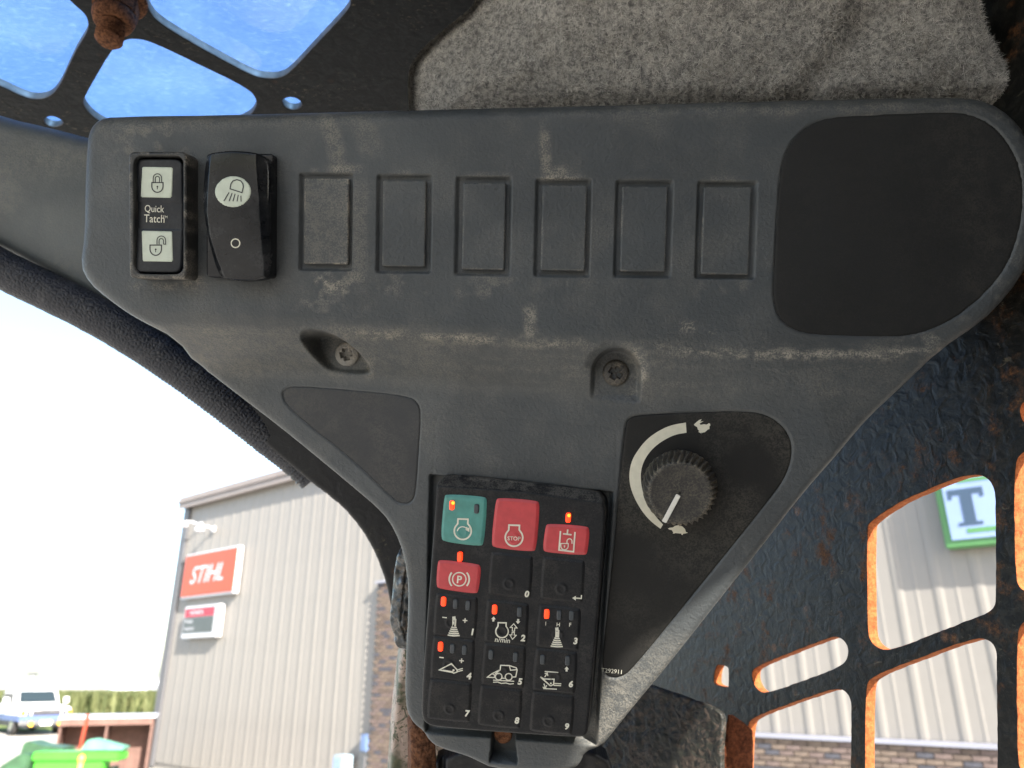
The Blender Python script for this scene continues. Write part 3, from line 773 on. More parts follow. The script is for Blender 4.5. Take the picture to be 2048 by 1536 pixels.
# ------------------------------------------------------------------ roof guard with dusty pane
HR = .37
FR = Frame(np.array([0, 0, EYE + HR]), np.array([1.0, 0, 0]), np.array([0, -1.0, 0]), np.array([0, 0, -1.0]))
def R_(l, n=2): return densify(chaikin(FR.pts(l), n), 2.0, .10)
rh = [R_([(-400, -70), (-60, -260), (80, -70), (140, 4), (172, 30), (177, 52), (171, 70), (150, 102), (118, 174), (99, 195), (68, 200), (40, 191), (0, 171), (-220, 80)]),
      R_([(206, 130), (228, 95), (253, 79), (282, 79), (310, 88), (400, 131), (495, 177), (514, 200), (510, 220), (490, 240), (400, 268), (240, 262), (192, 240), (166, 212), (168, 196)]),
      R_([(292, -10), (296, 18), (316, 45), (405, 98), (496, 147), (524, 157), (560, 157), (582, 143), (640, 80), (697, 20), (702, 0), (680, -120), (620, -170), (380, -170), (310, -100)]),
      densify(chaikin(FR.pts([(565, 200), (578, 194), (594, 197), (605, 208), (600, 218), (585, 221), (570, 214), (564, 206)]), 2), 1.0, .1),
      densify(chaikin(FR.pts([(87, 240), (98, 232), (114, 235), (127, 244), (124, 252), (110, 255), (96, 252), (87, 245)]), 2), 1.0, .1),
      rr(-640, 60, -330, 310, 25), rr(-760, -420, -520, -60, 25), rr(-290, 130, -100, 310, 25), rr(-60, 130, 150, 420, 25), rr(-290, 340, -100, 760, 25), rr(-640, 340, -330, 760, 25), rr(-60, 460, 200, 760, 25)]  # these openings lie out of view, added for light from above
rg = empty('roof_guard', FR.M); tag(rg, 'black steel roof guard with large rounded openings under the dusty skylight', 'roof guard')
y1 = -600
plate('guard_plate', np.array([(-800, y1), (109, y1), (816, 1575), (-800, 1575)]), rh, 4.5, [M_ROOFST, M_EDGEGREY], rg, bevel=.8)
mp = MB(); mp.box(-.78, -.59, -.026, .06, -.045, -.020); pn = mp.build('skylight_pane', M_PANE, rg)
# unseen rest of the cab, added to steer light: rear wall with window, floor
FK = Frame(np.array([0, -.95, EYE]), np.array([-1.0, 0, 0]), np.array([0, 0, 1.0]), np.array([0, 1.0, 0]))
o = plate('rear_wall', np.array([(-610, -900), (800, -900), (800, 369), (-610, 369)]), [rrect(180, -120, 760, 290, 60)], 12, [M_ROOFST, M_ROOFST]); o.matrix_world = FK.M
tag(o, 'unseen dark painted rear cab wall with a window opening, added to steer light', 'wall')
o = MB().box(-.8, -.95, EYE - 1.25, .45, -.35, EYE - 1.2).build('cab_floor', M_ROOFST); tag(o, kind='structure')
# rusty bolt and nut
cu, cv = FR.px(np.array(238.), np.array(-8.)); cu, cv = float(cu) / 1000, float(cv) / 1000
bo = empty('rusty_bolt', FR.M @ Matrix.Translation((cu, cv, 0)) @ Matrix.Scale(.92, 4)); tag(bo, 'rusty bolt and nut hanging from the roof guard', 'bolt')
MB().lathe([(.0165, 0), (.0172, .001), (.0172, .0028), (.0160, .0036)], 36).build('washer', M_RUSTB, bo, smooth=False)
hx = [(.0142 * math.cos(RAD(60 * k + 12)), .0142 * math.sin(RAD(60 * k + 12))) for k in range(6)]
nut = MB().prism(hx, .0037, .016, 'z'); nut.build('nut', M_RUSTB, bo, bevel=.0016)
MB().lathe([(.0128, .0155), (.0125, .019), (.0112, .0225), (.0095, .0232)], 32).build('nut_collar', M_RUSTB, bo, smooth=True)
th = MB(); pr = []
for i in range(6): pr += [(.0062, .021 + i * .0026), (.0081, .0223 + i * .0026)]
pr += [(.0060, .0378), (.0030, .0384)]
th.lathe(pr, 28).build('thread', M_RUSTB, bo, smooth=False)

# ------------------------------------------------------------------ pillar trim, rubber seal, steel pillar
FT = mkframe(90, 400, .44, (.10, -.15, 1))
tp = chaikin(FT.pts([(-120, 190), (0, 232), (90, 252), (180, 276), (260, 296), (340, 420), (356, 640), (352, 712), (300, 682), (235, 637), (170, 596), (90, 548), (0, 500), (-120, 440)]), 1)
o = hf('pillar_trim', tp, lambda U, V, d: -1.6 * rnd(d, 9) * .55 + 3.0 * sstep(0, 40, d), 1.2, -25, [M_TRIM], None, dust=lambda U, V, H: .3 * vnoise(U, V, 22, 8) ** 2)
o.matrix_world = FT.M; tag(o, 'grey plastic pillar trim left of the switch panel', 'trim')
pts = FT.pts(chaikin([(-120, 452), (0, 531), (100, 578), (200, 627), (300, 687), (400, 757), (500, 833), (588, 905), (632, 948)], 2, False), -3)
pp = densify(np.vstack([pts]), .55)[: -1]
# keep only the open run of the path
seg = np.hypot(*np.diff(pts, axis=0).T); tot = seg.sum(); ss = np.linspace(0, tot, int(tot / .55)); cs = np.concatenate([[0], np.cumsum(seg)])
PX = np.interp(ss, cs, pts[:, 0]); PY = np.interp(ss, cs, pts[:, 1])
tx = np.gradient(PX); ty = np.gradient(PY); ll = np.hypot(tx, ty); tx /= ll; ty /= ll
NSEC = 28; ang = np.linspace(0, 2 * np.pi, NSEC, endpoint=False)
rem = tot - ss
teeth = .25 * np.sin(ss / 2.3 * 2 * np.pi) * sstep(160, 60, rem) + .9 * (((ss / 3.6) % 1) - .5) * sstep(26, 8, rem)
rad = 8.7 + 2.9 * sstep(420, 150, rem) + teeth - 1.5 * sstep(40, 0, rem)
VV = np.zeros((len(ss), NSEC, 3))
for k, a in enumerate(ang):
    wob = .3 * (vnoise(ss, ss * 0 + k * 1.0, 3, 12) - .5)
    low = 1.0
    rk = rad + wob
    off = rk * math.sin(a)      # along the in-plane normal
    VV[:, k, 0] = PX - ty * off; VV[:, k, 1] = PY + tx * off; VV[:, k, 2] = 4 + rk * .8 * math.cos(a)
n1 = len(ss); idx = np.arange(n1 * NSEC).reshape(n1, NSEC); r2 = np.roll(idx, -1, 1)
qd = np.stack([idx[:-1], r2[:-1], r2[1:], idx[1:]], -1).reshape(-1, 4)
me = mesh_np('door_seal', VV.reshape(-1, 3) / 1000, qd)
bm = bmesh.new(); bm.from_mesh(me); bm.verts.ensure_lookup_table()
bm.faces.new([bm.verts[i] for i in idx[-1]]); bmesh.ops.recalc_face_normals(bm, faces=bm.faces); bm.to_mesh(me); bm.free()
o = link('door_seal', me, None, [M_SEAL]); o.matrix_world = FT.M; tag(o, 'black ribbed rubber seal running along the sloping pillar edge', 'seal')

FP = mkframe(700, 1050, .462, (.05, 0, 1))
pl_ = densify(chaikin(FP.pts([(300, 650), (480, 846), (560, 914), (622, 966), (662, 995), (702, 1032), (738, 1082), (763, 1138), (780, 1200), (788, 1262), (800, 1310), (900, 1310), (900, 1000), (760, 800), (600, 640), (400, 600)]), 1), 1.5, .12)
o = hf('cab_pillar', pl_, lambda U, V, d: -rnd(d, 1.6), 1.1, -14, [M_PILLAR, M_RUST], None, skirt_mat=1)
o.matrix_world = FP.M; tag(o, 'dark curved steel cab pillar edge below the rubber seal', 'pillar')

FB = mkframe(805, 1200, .425, (.05, 0, 1))
lp = chaikin(FB.pts([(797, 1102), (812, 1092), (850, 1120), (850, 1290), (828, 1296), (812, 1300), (797, 1296), (789, 1284), (788, 1268), (781, 1256), (779, 1236), (783, 1206), (786, 1170), (790, 1132)]), 2)
def lump(U, V, d):
    return 4.0 * np.sqrt(np.minimum(d, 5.5) / 5.5) + 3.4 * (vnoise(U, V, 5.0, 21) - .5) + 1.6 * (vnoise(U, V, 2.2, 22) - .5) - 1.5 * sstep(.8, 0, np.abs(d - 6.5))
o = hf('weld_bracket', lp, lump, .5, -16, [M_LUMP]); o.matrix_world = FB.M; tag(o, 'lumpy dark painted bracket beside the lower left console edge', 'bracket')

FQ = mkframe(810, 1420, .435, (.25, 0, 1))
o = hf('cab_post', densify(FQ.pts([(812, 1270), (806, 1300), (799, 1350), (791, 1420), (786, 1480), (778, 1600), (872, 1600), (1150, 1600), (1150, 1270)]), 3), lambda U, V, d: -rnd(d, 2.2) + .25 * (vnoise(U, V, 4, 3) - .5), .8, -18, [M_POST]); o.matrix_world = FQ.M
tag(o, 'steel cab post with peeling pinkish tan paint below the lumpy bracket', 'post')
FQ2 = mkframe(845, 1490, .405, (.25, 0.0, 1))
def rb(U, V, d): return 3 * np.sqrt(np.minimum(d, 5) / 5) + 1.4 * (vnoise(U, V, 4, 31) - .5) + .8 * (vnoise(U, V, 1.6, 32) - .5)
o = hf('rusty_bracket', chaikin(FQ2.pts([(819, 1446), (845, 1446), (866, 1470), (872, 1500), (876, 1580), (820, 1590), (822, 1500)]), 1), rb, .5, -14, [M_RUST]); o.matrix_world = FQ2.M
tag(o, 'rusty flaking bracket tucked under the keypad corner', 'bracket')
FQ3 = mkframe(1000, 1520, .40, (.0, 0.0, 1))
o = hf('clamp_plate', chaikin(FQ3.pts([(868, 1490), (1180, 1500), (1230, 1530), (1230, 1640), (880, 1640)]), 1), lambda U, V, d: -rnd(d, 2) + .8 * (vnoise(U, V, 5, 33) - .5) - 5 * sstep(2.5, 0, np.abs(U - float(FQ3.px(np.array(884.), np.array(1520.))[0]))), .7, -14, [M_PILLAR]); o.matrix_world = FQ3.M
tag(o, 'dark steel clamp plate under the keypad', 'clamp')

# ------------------------------------------------------------------ felt headliner
FH = mkframe(1400, 110, .338, (-.12, -.22, 1), -.03)
fp = np.vstack([FH.pts([(985, -60), (955, 14), (900, 58), (852, 98), (829, 126), (821, 160), (824, 236), (826, 330)], -36), FH.pts([(1500, 330), (2160, 320), (2128, 262), (2082, 190), (2030, 95), (1996, 30), (1984, -70), (1975, -200), (1400, -260)]), FH.pts([(1030, -200)], -36)])
fo = chaikin(fp, 1)
lfu = float(FH.px(np.array(980.), np.array(120.))[0]); rfu = float(FH.px(np.array(1560.), np.array(120.))[0])
tu, tv = [float(a) for a in FH.px(np.array(1745.), np.array(35.))]
t2u, t2v = [float(a) for a in FH.px(np.array(1590.), np.array(215.))]
def felt_h(U, V, d):
    left = sstep(80, -10, U - lfu); r = 14 + 72 * left; x = np.clip(d, 0, r) / r
    h = -(13 + 30 * left) * (.55 * (1 - np.sqrt(np.clip(1 - (1 - x) ** 2, 0, 1))) + .45 * (1 - x) ** 1.5)
    h = h + 3.0 * (vnoise(U, V, 55, 41) - .5) + .8 * (vnoise(U, V, 9, 42) - .5) + .5 * (vnoise(U, V, 3, 43) - .5)
    h = h - 3 * sstep(rfu, rfu + 110, U)
    _, fpy = FH.proj(U, V, h); fpx = FH.proj(U, V, h)[0]
    h = h - 11 * sstep(165, 235, fpy + (fpx - 1400) * .02) * sstep(950, 1150, fpx)
    # pushed-in fold running down from the bolt dimple
    ex, ey = t2u - tu, t2v - tv; L = math.hypot(ex, ey)
    s = ((U - tu) * ex + (V - tv) * ey) / L; c = ((U - tu) * ey - (V - tv) * ex) / L
    h = h - 9 * np.exp(-((U - tu) / 13) ** 2 - ((V - tv) / 15) ** 2) - 3.5 * np.exp(-(c / 7) ** 2) * sstep(-15, 10, s) * sstep(L + 20, L - 10, s)
    return h
hl = empty('headliner', FH.M); tag(hl, 'grey felt headliner panel above the switch console', 'headliner')
hf('felt_panel', fo, felt_h, 1.2, -30, [M_FELT], hl)
NFB = 52000
u0, u1 = fp[:, 0].min(), fp[:, 0].max(); v0, v1 = fp[:, 1].min(), fp[:, 1].max()
fu = rng.uniform(u0, u1, NFB * 2); fv = rng.uniform(v0, v1, NFB * 2)
fd = sdf(fu, fv, fo); fh = felt_h(fu, fv, np.maximum(fd, 0)); ppx, ppy = FH.proj(fu, fv, fh)
ok = (fd > .2) & (ppx > 780) & (ppx < 2080) & (ppy > -30) & (ppy < 250); fu, fv, fh, fd = fu[ok], fv[ok], fh[ok], fd[ok]
edge = np.where(fd < 10)[0]; extra = np.repeat(edge, 2)
fu = np.concatenate([fu, fu[extra]]); fv = np.concatenate([fv, fv[extra]]); fd = np.concatenate([fd, fd[extra]])
j = rng.normal(0, 1.0, (2, len(extra))); fu[-len(extra):] += j[0]; fv[-len(extra):] += j[1]
fd2 = sdf(fu, fv, fo); k = fd2 > 0; fu, fv, fd = fu[k], fv[k], fd2[k]; fh = felt_h(fu, fv, fd)
n = len(fu); an = rng.uniform(0, 2 * np.pi, n); ln = rng.uniform(1.2, 3.4, n); bend = rng.normal(0, .9, n); w = rng.uniform(.04, .085, n)
lift = np.abs(rng.normal(.25, .45, n)) + .9 * (fd < 5) * rng.random(n)
dx, dy = np.cos(an), np.sin(an); dx2, dy2 = np.cos(an + bend), np.sin(an + bend)
A = np.stack([fu, fv, fh + .05], 1); Bp = A + np.stack([dx * ln * .5, dy * ln * .5, lift * .7], 1); Cp = Bp + np.stack([dx2 * ln * .5, dy2 * ln * .5, lift * .5 - .2], 1)
sd = np.stack([-dy * w, dx * w, 0 * w], 1)
V5 = np.stack([A - sd, A + sd, Bp + sd * .9, Bp - sd * .9, Cp], 1).reshape(-1, 3) / 1000
b5 = np.arange(n) * 5
me = mesh_np('felt_fuzz', V5, np.stack([b5, b5 + 1, b5 + 2, b5 + 3], 1), np.stack([b5 + 3, b5 + 2, b5 + 4], 1), smooth=False)
a = me.attributes.new('tone', 'FLOAT', 'POINT')
cl = vnoise(fu, fv, 2.2, 51) * .6 + vnoise(fu, fv, 8, 52) * .25
a.data.foreach_set('value', np.repeat(np.clip(rng.random(n) * .85 + cl - .36, 0, 1), 5).astype(np.float32))
tag(link('felt_fuzz', me, hl, [M_FIBRE]), kind='stuff')

# ------------------------------------------------------------------ CONSOLE
F1 = mkframe(1000, 440, .31, (-.09, -.05, 1), .022)
F2 = mkframe(1150, 950, .327, (-.21, -.09, 1), .095)
def on2(lst, h=0.0):
    """picture points on the lower panel, returned in the upper frame's plane"""
    p = F2.pts(lst, h); P = F2.world(p[:, 0], p[:, 1], np.full(len(p), float(h))); u, v, _ = F1.local(P); return np.stack([u, v], 1)
top_pts = F1.pts([(172, 470), (173, 380), (177, 285), (184, 258), (202, 238), (232, 233), (500, 229), (800, 221), (1200, 211), (1500, 203), (1800, 196), (1930, 195), (1978, 206), (2018, 232), (2048, 268), (2072, 330), (2080, 400), (2072, 470), (2052, 535), (2015, 590), (1960, 645)], -5)
low_r = on2([(1885, 702), (1805, 776), (1742, 832), (1690, 888), (1600, 990), (1520, 1095), (1440, 1195), (1330, 1335), (1265, 1412), (1226, 1462), (1204, 1488), (1170, 1500), (1160, 1525), (1145, 1534), (1060, 1538), (985, 1532), (960, 1520), (935, 1508), (880, 1492), (860, 1478), (848, 1458), (828, 1443), (815, 1420), (811, 1385), (813, 1300), (817, 1230), (818, 1170), (808, 1105), (790, 1058), (765, 1022), (700, 967), (640, 917), (560, 852), (480, 791), (400, 729)], -4)
low_l = F1.pts([(340, 680), (285, 637), (232, 600), (196, 570), (178, 535)], -10)
OUT = chaikin(np.vstack([top_pts, low_r, low_l]), 1)
bt = F1.pts([(100, 632), (300, 634), (450, 640), (600, 648), (900, 664), (1250, 684), (1450, 700), (1800, 705), (2100, 700)]); bb = on2([(250, 725), (380, 735), (600, 747), (850, 766), (1200, 795), (1400, 812), (1700, 835), (1900, 850)])
n1n2 = float(F1.n @ F2.n)
def h_low(U, V):
    c = float((F1.O - F2.O) @ F2.n) * 1000
    return -(c + U * float(F1.u @ F2.n) + V * float(F1.v @ F2.n)) / n1n2
def sramp(t, w=.34):
    Fx = lambda x: np.where(x < 0, 0, np.where(x < 1, .5 * x * x, x - .5))
    return (Fx(t + w / 2) - Fx(t - w / 2)) / w
def panel_h(U, V):
    vt = np.interp(U, bt[:, 0], bt[:, 1]); vb = np.interp(U, bb[:, 0], bb[:, 1])
    t = (vt - V) / np.maximum(vt - vb, 3)
    return sramp(t) * np.minimum(h_low(U, V), -2.0)
blanks = [((599, 346, 704, 540), (608, 357, 697, 528)), ((754, 350, 861, 545), (765, 361, 851, 533)), ((912, 354, 1020, 550), (925, 366, 1010, 539)),
          ((1071, 358, 1180, 553), (1083, 370, 1172, 541)), ((1231, 361, 1343, 554), (1242, 373, 1333, 543)), ((1394, 363, 1511, 557), (1404, 374, 1500, 549))]
def frect(fr, b, h=0.0):
    x0, y0, x1, y1 = b; cx, cy = (x0 + x1) / 2, (y0 + y1) / 2
    q = fr.pts([(x0, cy), (x1, cy), (cx, y0), (cx, y1)], h)
    return q[0, 0], q[3, 1], q[1, 0], q[2, 1]
INS = chaikin(F1.pts([(1556, 385), (1562, 330), (1576, 292), (1602, 260), (1640, 238), (1685, 231), (1800, 226), (1895, 222), (1940, 226), (1985, 246), (2020, 285), (2044, 335), (2050, 400), (2042, 460), (2018, 530), (1975, 585), (1920, 632), (1865, 660), (1815, 673), (1740, 675), (1625, 670), (1585, 660), (1556, 636), (1546, 600), (1545, 560)]), 1)
TRI2 = chaikin(F2.pts([(562, 790), (568, 777), (585, 771), (700, 779), (815, 791), (836, 803), (843, 825), (838, 900), (832, 990), (822, 1007), (803, 1010), (786, 1000), (700, 916), (620, 855), (572, 812)]), 2)
DEC2 = chaikin(F2.pts([(1248, 850), (1258, 834), (1280, 828), (1400, 823), (1500, 820), (1545, 832), (1578, 862), (1588, 900), (1576, 950), (1545, 995), (1400, 1175), (1262, 1345), (1240, 1358), (1216, 1358), (1202, 1342), (1206, 1290), (1228, 1080)]), 2)
KEYREC = F2.pts([(860, 950), (1225, 985), (1192, 1490), (850, 1466)])
def to1(p): P = F2.world(p[:, 0], p[:, 1], np.zeros(len(p))); u, v, _ = F1.local(P); return np.stack([u, v], 1)
TRI1, DEC1, KEY1 = to1(TRI2), to1(DEC2), to1(KEYREC)
wellL = on2([(634, 672), (656, 663), (684, 668), (716, 688), (737, 716), (750, 746), (700, 748), (662, 742), (646, 715), (636, 692)])
wellL = chaikin(wellL, 2)
scL = on2([(693, 708)], 1)[0]; scR = on2([(1232, 746)], 1)[0]
hL = float(h_low(scL[0], scL[1])); hR = float(h_low(scR[0], scR[1]))
line1 = on2([(866, 960), (871, 845), (880, 826), (1050, 838), (1215, 853), (1232, 862), (1232, 975)])
NOTCH = on2([(985, 1470), (1028, 1474), (1034, 1528), (980, 1524)])
def con_h(U, V, d):
    h = panel_h(U, V)
    # screw wells
    dl = rsdf(U, V, wellL, 6); h = h + sstep(-1.2, 2.0, dl) * (np.minimum(h, hL - .4) - h)
    rR = np.hypot(U - scR[0], V - scR[1]); mR = sstep(10.6, 8.8, np.hypot(U - scR[0], np.maximum(V - scR[1], 0))) * sstep(-13, -9, V - scR[1]); h = h + mR * (np.minimum(h, hR - 1.4) - h)
    h = h - 1.2 * sstep(14, 10, rR) * (1 - mR) * sstep(-2, 4, V - scR[1])
    for b, _ in blanks:
        h = h - 2.1 * sstep(-.25, .3, rsdf(U, V, rrect(*frect(F1, b), .9)))
    h = h - .9 * sstep(-.3, .4, rsdf(U, V, INS))
    h = h - .8 * sstep(-.3, .4, rsdf(U, V, TRI1)) - .9 * sstep(-.3, .4, rsdf(U, V, DEC1))
    h = h - 4.5 * sstep(-.5, .7, rsdf(U, V, KEY1))
    h = h - 9 * sstep(-.4, .4, rsdf(U, V, NOTCH))
    m = (U > line1[:, 0].min() - 3) & (U < line1[:, 0].max() + 3) & (V > line1[:, 1].min() - 3) & (V < line1[:, 1].max() + 3)
    dd = np.full(U.shape, 9.0); um, vm = U[m], V[m]; bd = np.full(um.shape, 9.0)
    for (ax, ay), (bx, by) in zip(line1[:-1], line1[1:]):
        ex, ey = bx - ax, by - ay; t = np.clip(((um - ax) * ex + (vm - ay) * ey) / (ex * ex + ey * ey), 0, 1); bd = np.minimum(bd, np.hypot(um - ax - t * ex, vm - ay - t * ey))
    dd[m] = bd; h = h - .12 * sstep(.6, .1, dd)
    # rounded rim
    up = sstep(-60, -20, V); r = 3.6 + 2.6 * up
    x = np.clip(d, 0, r); h = h - (r - np.sqrt(np.maximum(r * r - (r - x) ** 2, 0)))
    return h
def con_dust_light(U, V, H):
    px, py = F1.proj(U, V, H); D = np.zeros(U.shape)
    nz = vnoise(U, V, 6, 61) * .6 + vnoise(U, V, 2, 62) * .4
    def blob(x, y, sx, sy, a, sl=0.0):
        X = (px - x) - sl * (py - y); return a * np.exp(-(X / sx) ** 4 - ((py - y) / sy) ** 4)
    D += blob(1091, 305, 11, 52, .55, .04) * sstep(.1, .5, nz) + blob(1112, 347, 24, 14, .55) + blob(1120, 356, 34, 4, .7)
    D += blob(668, 285, 18, 55, .42, .25) + blob(735, 275, 26, 40, .22, .3) + blob(690, 338, 34, 10, .45)
    D += blob(1061, 645, 13, 32, .8, .08) * sstep(.15, .5, nz)
    D += blob(1000, 682, 150, 8, .5, 0) * sstep(.35, .7, nz) + blob(1090, 689, 42, 6, .6) * sstep(.1, .5, nz) + blob(740, 672, 60, 8, .4) * sstep(.3, .6, nz) + blob(900, 672, 60, 6, .45) * sstep(.2, .6, nz)
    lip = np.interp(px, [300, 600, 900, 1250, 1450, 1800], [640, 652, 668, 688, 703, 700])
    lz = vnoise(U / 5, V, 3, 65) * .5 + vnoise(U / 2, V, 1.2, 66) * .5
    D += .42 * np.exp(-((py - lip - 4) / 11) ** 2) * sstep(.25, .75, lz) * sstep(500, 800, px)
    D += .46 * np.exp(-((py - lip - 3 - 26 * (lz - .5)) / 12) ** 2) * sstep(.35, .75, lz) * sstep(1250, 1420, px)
    # dusty scuffed smears on the sloping band, left end lightened for ground-bounce light
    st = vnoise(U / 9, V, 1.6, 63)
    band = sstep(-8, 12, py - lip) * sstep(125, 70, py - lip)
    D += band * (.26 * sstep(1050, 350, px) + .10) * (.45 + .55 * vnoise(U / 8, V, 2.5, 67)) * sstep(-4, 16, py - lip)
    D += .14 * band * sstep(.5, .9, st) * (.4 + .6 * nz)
    for b, _ in blanks:
        x0, y0, x1, y1 = b
        wgt = {599: .75, 754: .4, 912: .45, 1071: .25, 1231: .2, 1394: .35}[x0]
        D += wgt * blob((x0 + x1) / 2, y1 + 22, 60, 24, .8) * sstep(.45, .75, nz)
        D += .5 * wgt * blob((x0 + x1) / 2, y0 - 5, 54, 6, .9) * sstep(.3, .7, nz)
    D += .35 * blob(660, 590, 90, 40, 1.0) * sstep(.5, .8, nz) + .25 * blob(720, 470, 16, 110, 1)
    # top rim, brown grime to the right, pale to the left
    topy = np.interp(px, [180, 500, 1200, 1930], [240, 229, 211, 195])
    D += .38 * np.exp(-((py - topy - 14) / 14) ** 2) * sstep(950, 1400, px) * (.3 + .7 * sstep(.2, .8, lz))
    D += .22 * np.exp(-((py - topy - 12) / 18) ** 2) * sstep(900, 500, px)
    D += .30 * blob(300, 285, 80, 40, 1.0) * sstep(.35, .75, vnoise(U - V, U + V, 5, 64))  # diagonal sun streaks at the top-left corner, painted in as pale dust
    D += .22 * sstep(1850, 1960, px) * sstep(.4, .8, nz) + .45 * blob(1780, 710, 90, 12, 1, -.4) * sstep(.45, .7, nz) + .5 * blob(1850, 680, 50, 14, 1.0, -1.2) * sstep(.5, .7, nz)
    # white specks
    sp = rng.random(U.shape) ; D += np.where((sp > .55), 1.0, 0) * blob(1375, 653, 16, 12, .8) + np.where(sp > .8, 1.0, 0) * blob(1420, 660, 12, 8, .8)
    D += blob(330, 572, 70, 8, .5) * sstep(.4, .7, nz) + blob(385, 560, 20, 10, .5)
    # worn edge of right screw well, clean around it
    rR = np.hypot(U - scR[0], V - scR[1]); D += .75 * np.exp(-((rR - 11) / 1.6) ** 2) * sstep(2, 8, U - scR[0]) * sstep(.2, .6, nz)
    D += .35 * blob(740, 735, 10, 22, 1)
    D += .40 * sstep(1240, 1400, py) * sstep(1170, 1200, px) * (.5 + .5 * nz)  # sunlight painted into the dust: lower right flank paled to lift its sun patch
    return np.clip(D, 0, 1).astype(np.float32)
con = empty('control_console', F1.M); tag(con, 'grey plastic overhead control console with dusty face', 'console')
hf('housing', OUT, con_h, .55, -62, [M_HOUSE], con, dust=con_dust_light)
for i, (_, b) in enumerate(blanks):
    rc = rrect(*frect(F1, b, 0), .5)
    def bh(U, V, d): return .15 - rnd(d, .4)
    def bdust(U, V, H, i=i, rc=rc):
        d = sdf(U, V, rc); nz = vnoise(U, V, 2.5, 70 + i)
        e = np.exp(-(d / .5) ** 2) * sstep(.3, .7, nz) * (.9 if i == 0 else .4)
        if i == 0: e = e + .7 * sstep(rc[:, 0].max() - 5, rc[:, 0].max(), U) * sstep(rc[:, 1].max() - 8, rc[:, 1].max(), V) * nz + .25
        return np.clip(e, 0, 1)
    hf('blank_plate', rc, bh, .4, -2.2, [M_BLANK], con, dust=bdust)
hf('speaker_insert', INS - 0, lambda U, V, d: -.45 - rnd(d, .4), .9, -1.4, [M_INSERT], con, dust=lambda U, V, H: np.clip(.16 * sstep(1800, 1950, F1.proj(U, V, H)[0]) * vnoise(U, V, 7, 81) + .05 * vnoise(U, V, 12, 82), 0, 1))
def on_F2(o):
    """hang a mesh built in the lower frame under the console"""
    o.matrix_parent_inverse = Matrix.Identity(4); o.matrix_local = F1.M.inverted() @ F2.M; return o
def inset(p, k=.992): c = p.mean(0); return c + (p - c) * k
on_F2(hf('triangular_insert', inset(TRI2), lambda U, V, d: -.35 - rnd(d, .3), .7, -1.4, [M_TRIINS], con, dust=lambda U, V, H: .15 * vnoise(U, V, 8, 83)))
dp = on_F2(hf('dial_plate', inset(DEC2), lambda U, V, d: -.4 - rnd(d, .3), .6, -1.4, [M_DECAL], con, dust=lambda U, V, H: np.clip(.32 * sstep(.3, .9, vnoise(U, V, 14, 84)) * (.3 + .7 * sstep(-60, 0, V)), 0, 1)))
arc_o = [(1371.8, 845), (1340, 850.5), (1313, 864), (1292, 880), (1276, 900), (1264, 920), (1258.5, 943), (1259, 966), (1265, 987), (1275, 1008), (1288, 1028), (1303, 1044), (1321, 1057.5)]
arc_i = [(1326, 1049), (1311, 1033), (1299, 1014), (1289, 994), (1282.5, 972), (1281, 945), (1287, 923), (1299, 904), (1315, 888.5), (1335, 876), (1353, 868.5), (1373, 865.5)]
Sheet().poly([tuple(p) for p in np.vstack([chaikin(arc_o, 2, False), chaikin(arc_i, 2, False)])]).build('speed_arc', F2, -.33, M_ARC, dp)
zz = lambda L: [(1180 + x / 4.655, 780 + y / 4.655) for x, y in L]
Sheet().poly(zz([(967, 322), (990, 300), (1015, 280), (1040, 272), (1025, 295), (1058, 290), (1020, 312), (1030, 325), (1060, 318), (1085, 322), (1100, 315), (1105, 308), (1118, 315), (1120, 330), (1112, 338), (1112, 362), (1095, 370), (1070, 392), (1045, 398), (1030, 398), (1042, 410), (1015, 392), (1005, 390), (1020, 383), (1005, 370), (998, 345), (975, 332)])).build('hare_symbol', F2, -.33, M_ARC, dp)
Sheet().poly(zz([(725, 1290), (740, 1283), (770, 1280), (790, 1265), (825, 1258), (860, 1270), (885, 1295), (893, 1322), (912, 1328), (890, 1335), (868, 1338), (862, 1350), (850, 1345), (852, 1337), (790, 1332), (785, 1338), (770, 1334), (775, 1325), (762, 1305), (740, 1300)])).build('tortoise_symbol', F2, -.33, M_ARC, dp)
Sheet().text('T292911', 1223, 1342, 8.5, .10).build('part_number', F2, -.33, M_PRINTD, dp)
def screw(px, py, rot, mat, dz):
    c = on2([(px, py)], 1)[0]; hz = float(h_low(c[0], c[1])) + dz
    def sh(U, V, d):
        x, y = U - c[0], V - c[1]; r = np.hypot(x, y)
        a = math.radians(rot); X = np.abs(x * math.cos(a) + y * math.sin(a)); Y = np.abs(-x * math.sin(a) + y * math.cos(a))
        cr = np.maximum(sstep(1.15, .75, X - .12 * Y) * sstep(3.0, 2.3, Y), sstep(1.15, .75, Y - .12 * X) * sstep(3.0, 2.3, X))
        return hz + 2.2 - .028 * r * r - rnd(d, 1.1) - 2.2 * np.maximum(cr, sstep(1.8, 1.0, r)) + .15 * (vnoise(U, V, .8, 9) - .5)
    o = hf('screw', circle(c[0], c[1], 5.5), sh, .22, hz - 5, [mat], con, dust=lambda U, V, H: .35 * vnoise(U, V, 1.5, 91)); return o
screw(693, 708, 12, M_ZINC, -.2); screw(1232, 746, -30, M_ZINCD, -1.4)
# retaining stud in the notch under the keypad
c = on2([(1004, 1480)])[0]; hz = float(h_low(*c))
hf('stud', circle(c[0], c[1], 4.2), lambda U, V, d: hz - 4 - rnd(d, 1), .4, hz - 12, [M_RUST], con)

# ------------------------------------------------------------------ rocker switches
def thing_on(fr, px, py, name, label, cat, group=None):
    u, v = fr.px(np.array(float(px)), np.array(float(py)))
    root = empty(name, fr.M @ Matrix.Translation((float(u) / 1000, float(v) / 1000, 0))); tag(root, label, cat, group)
    return root, (-float(u) / 1000, -float(v) / 1000, 0)
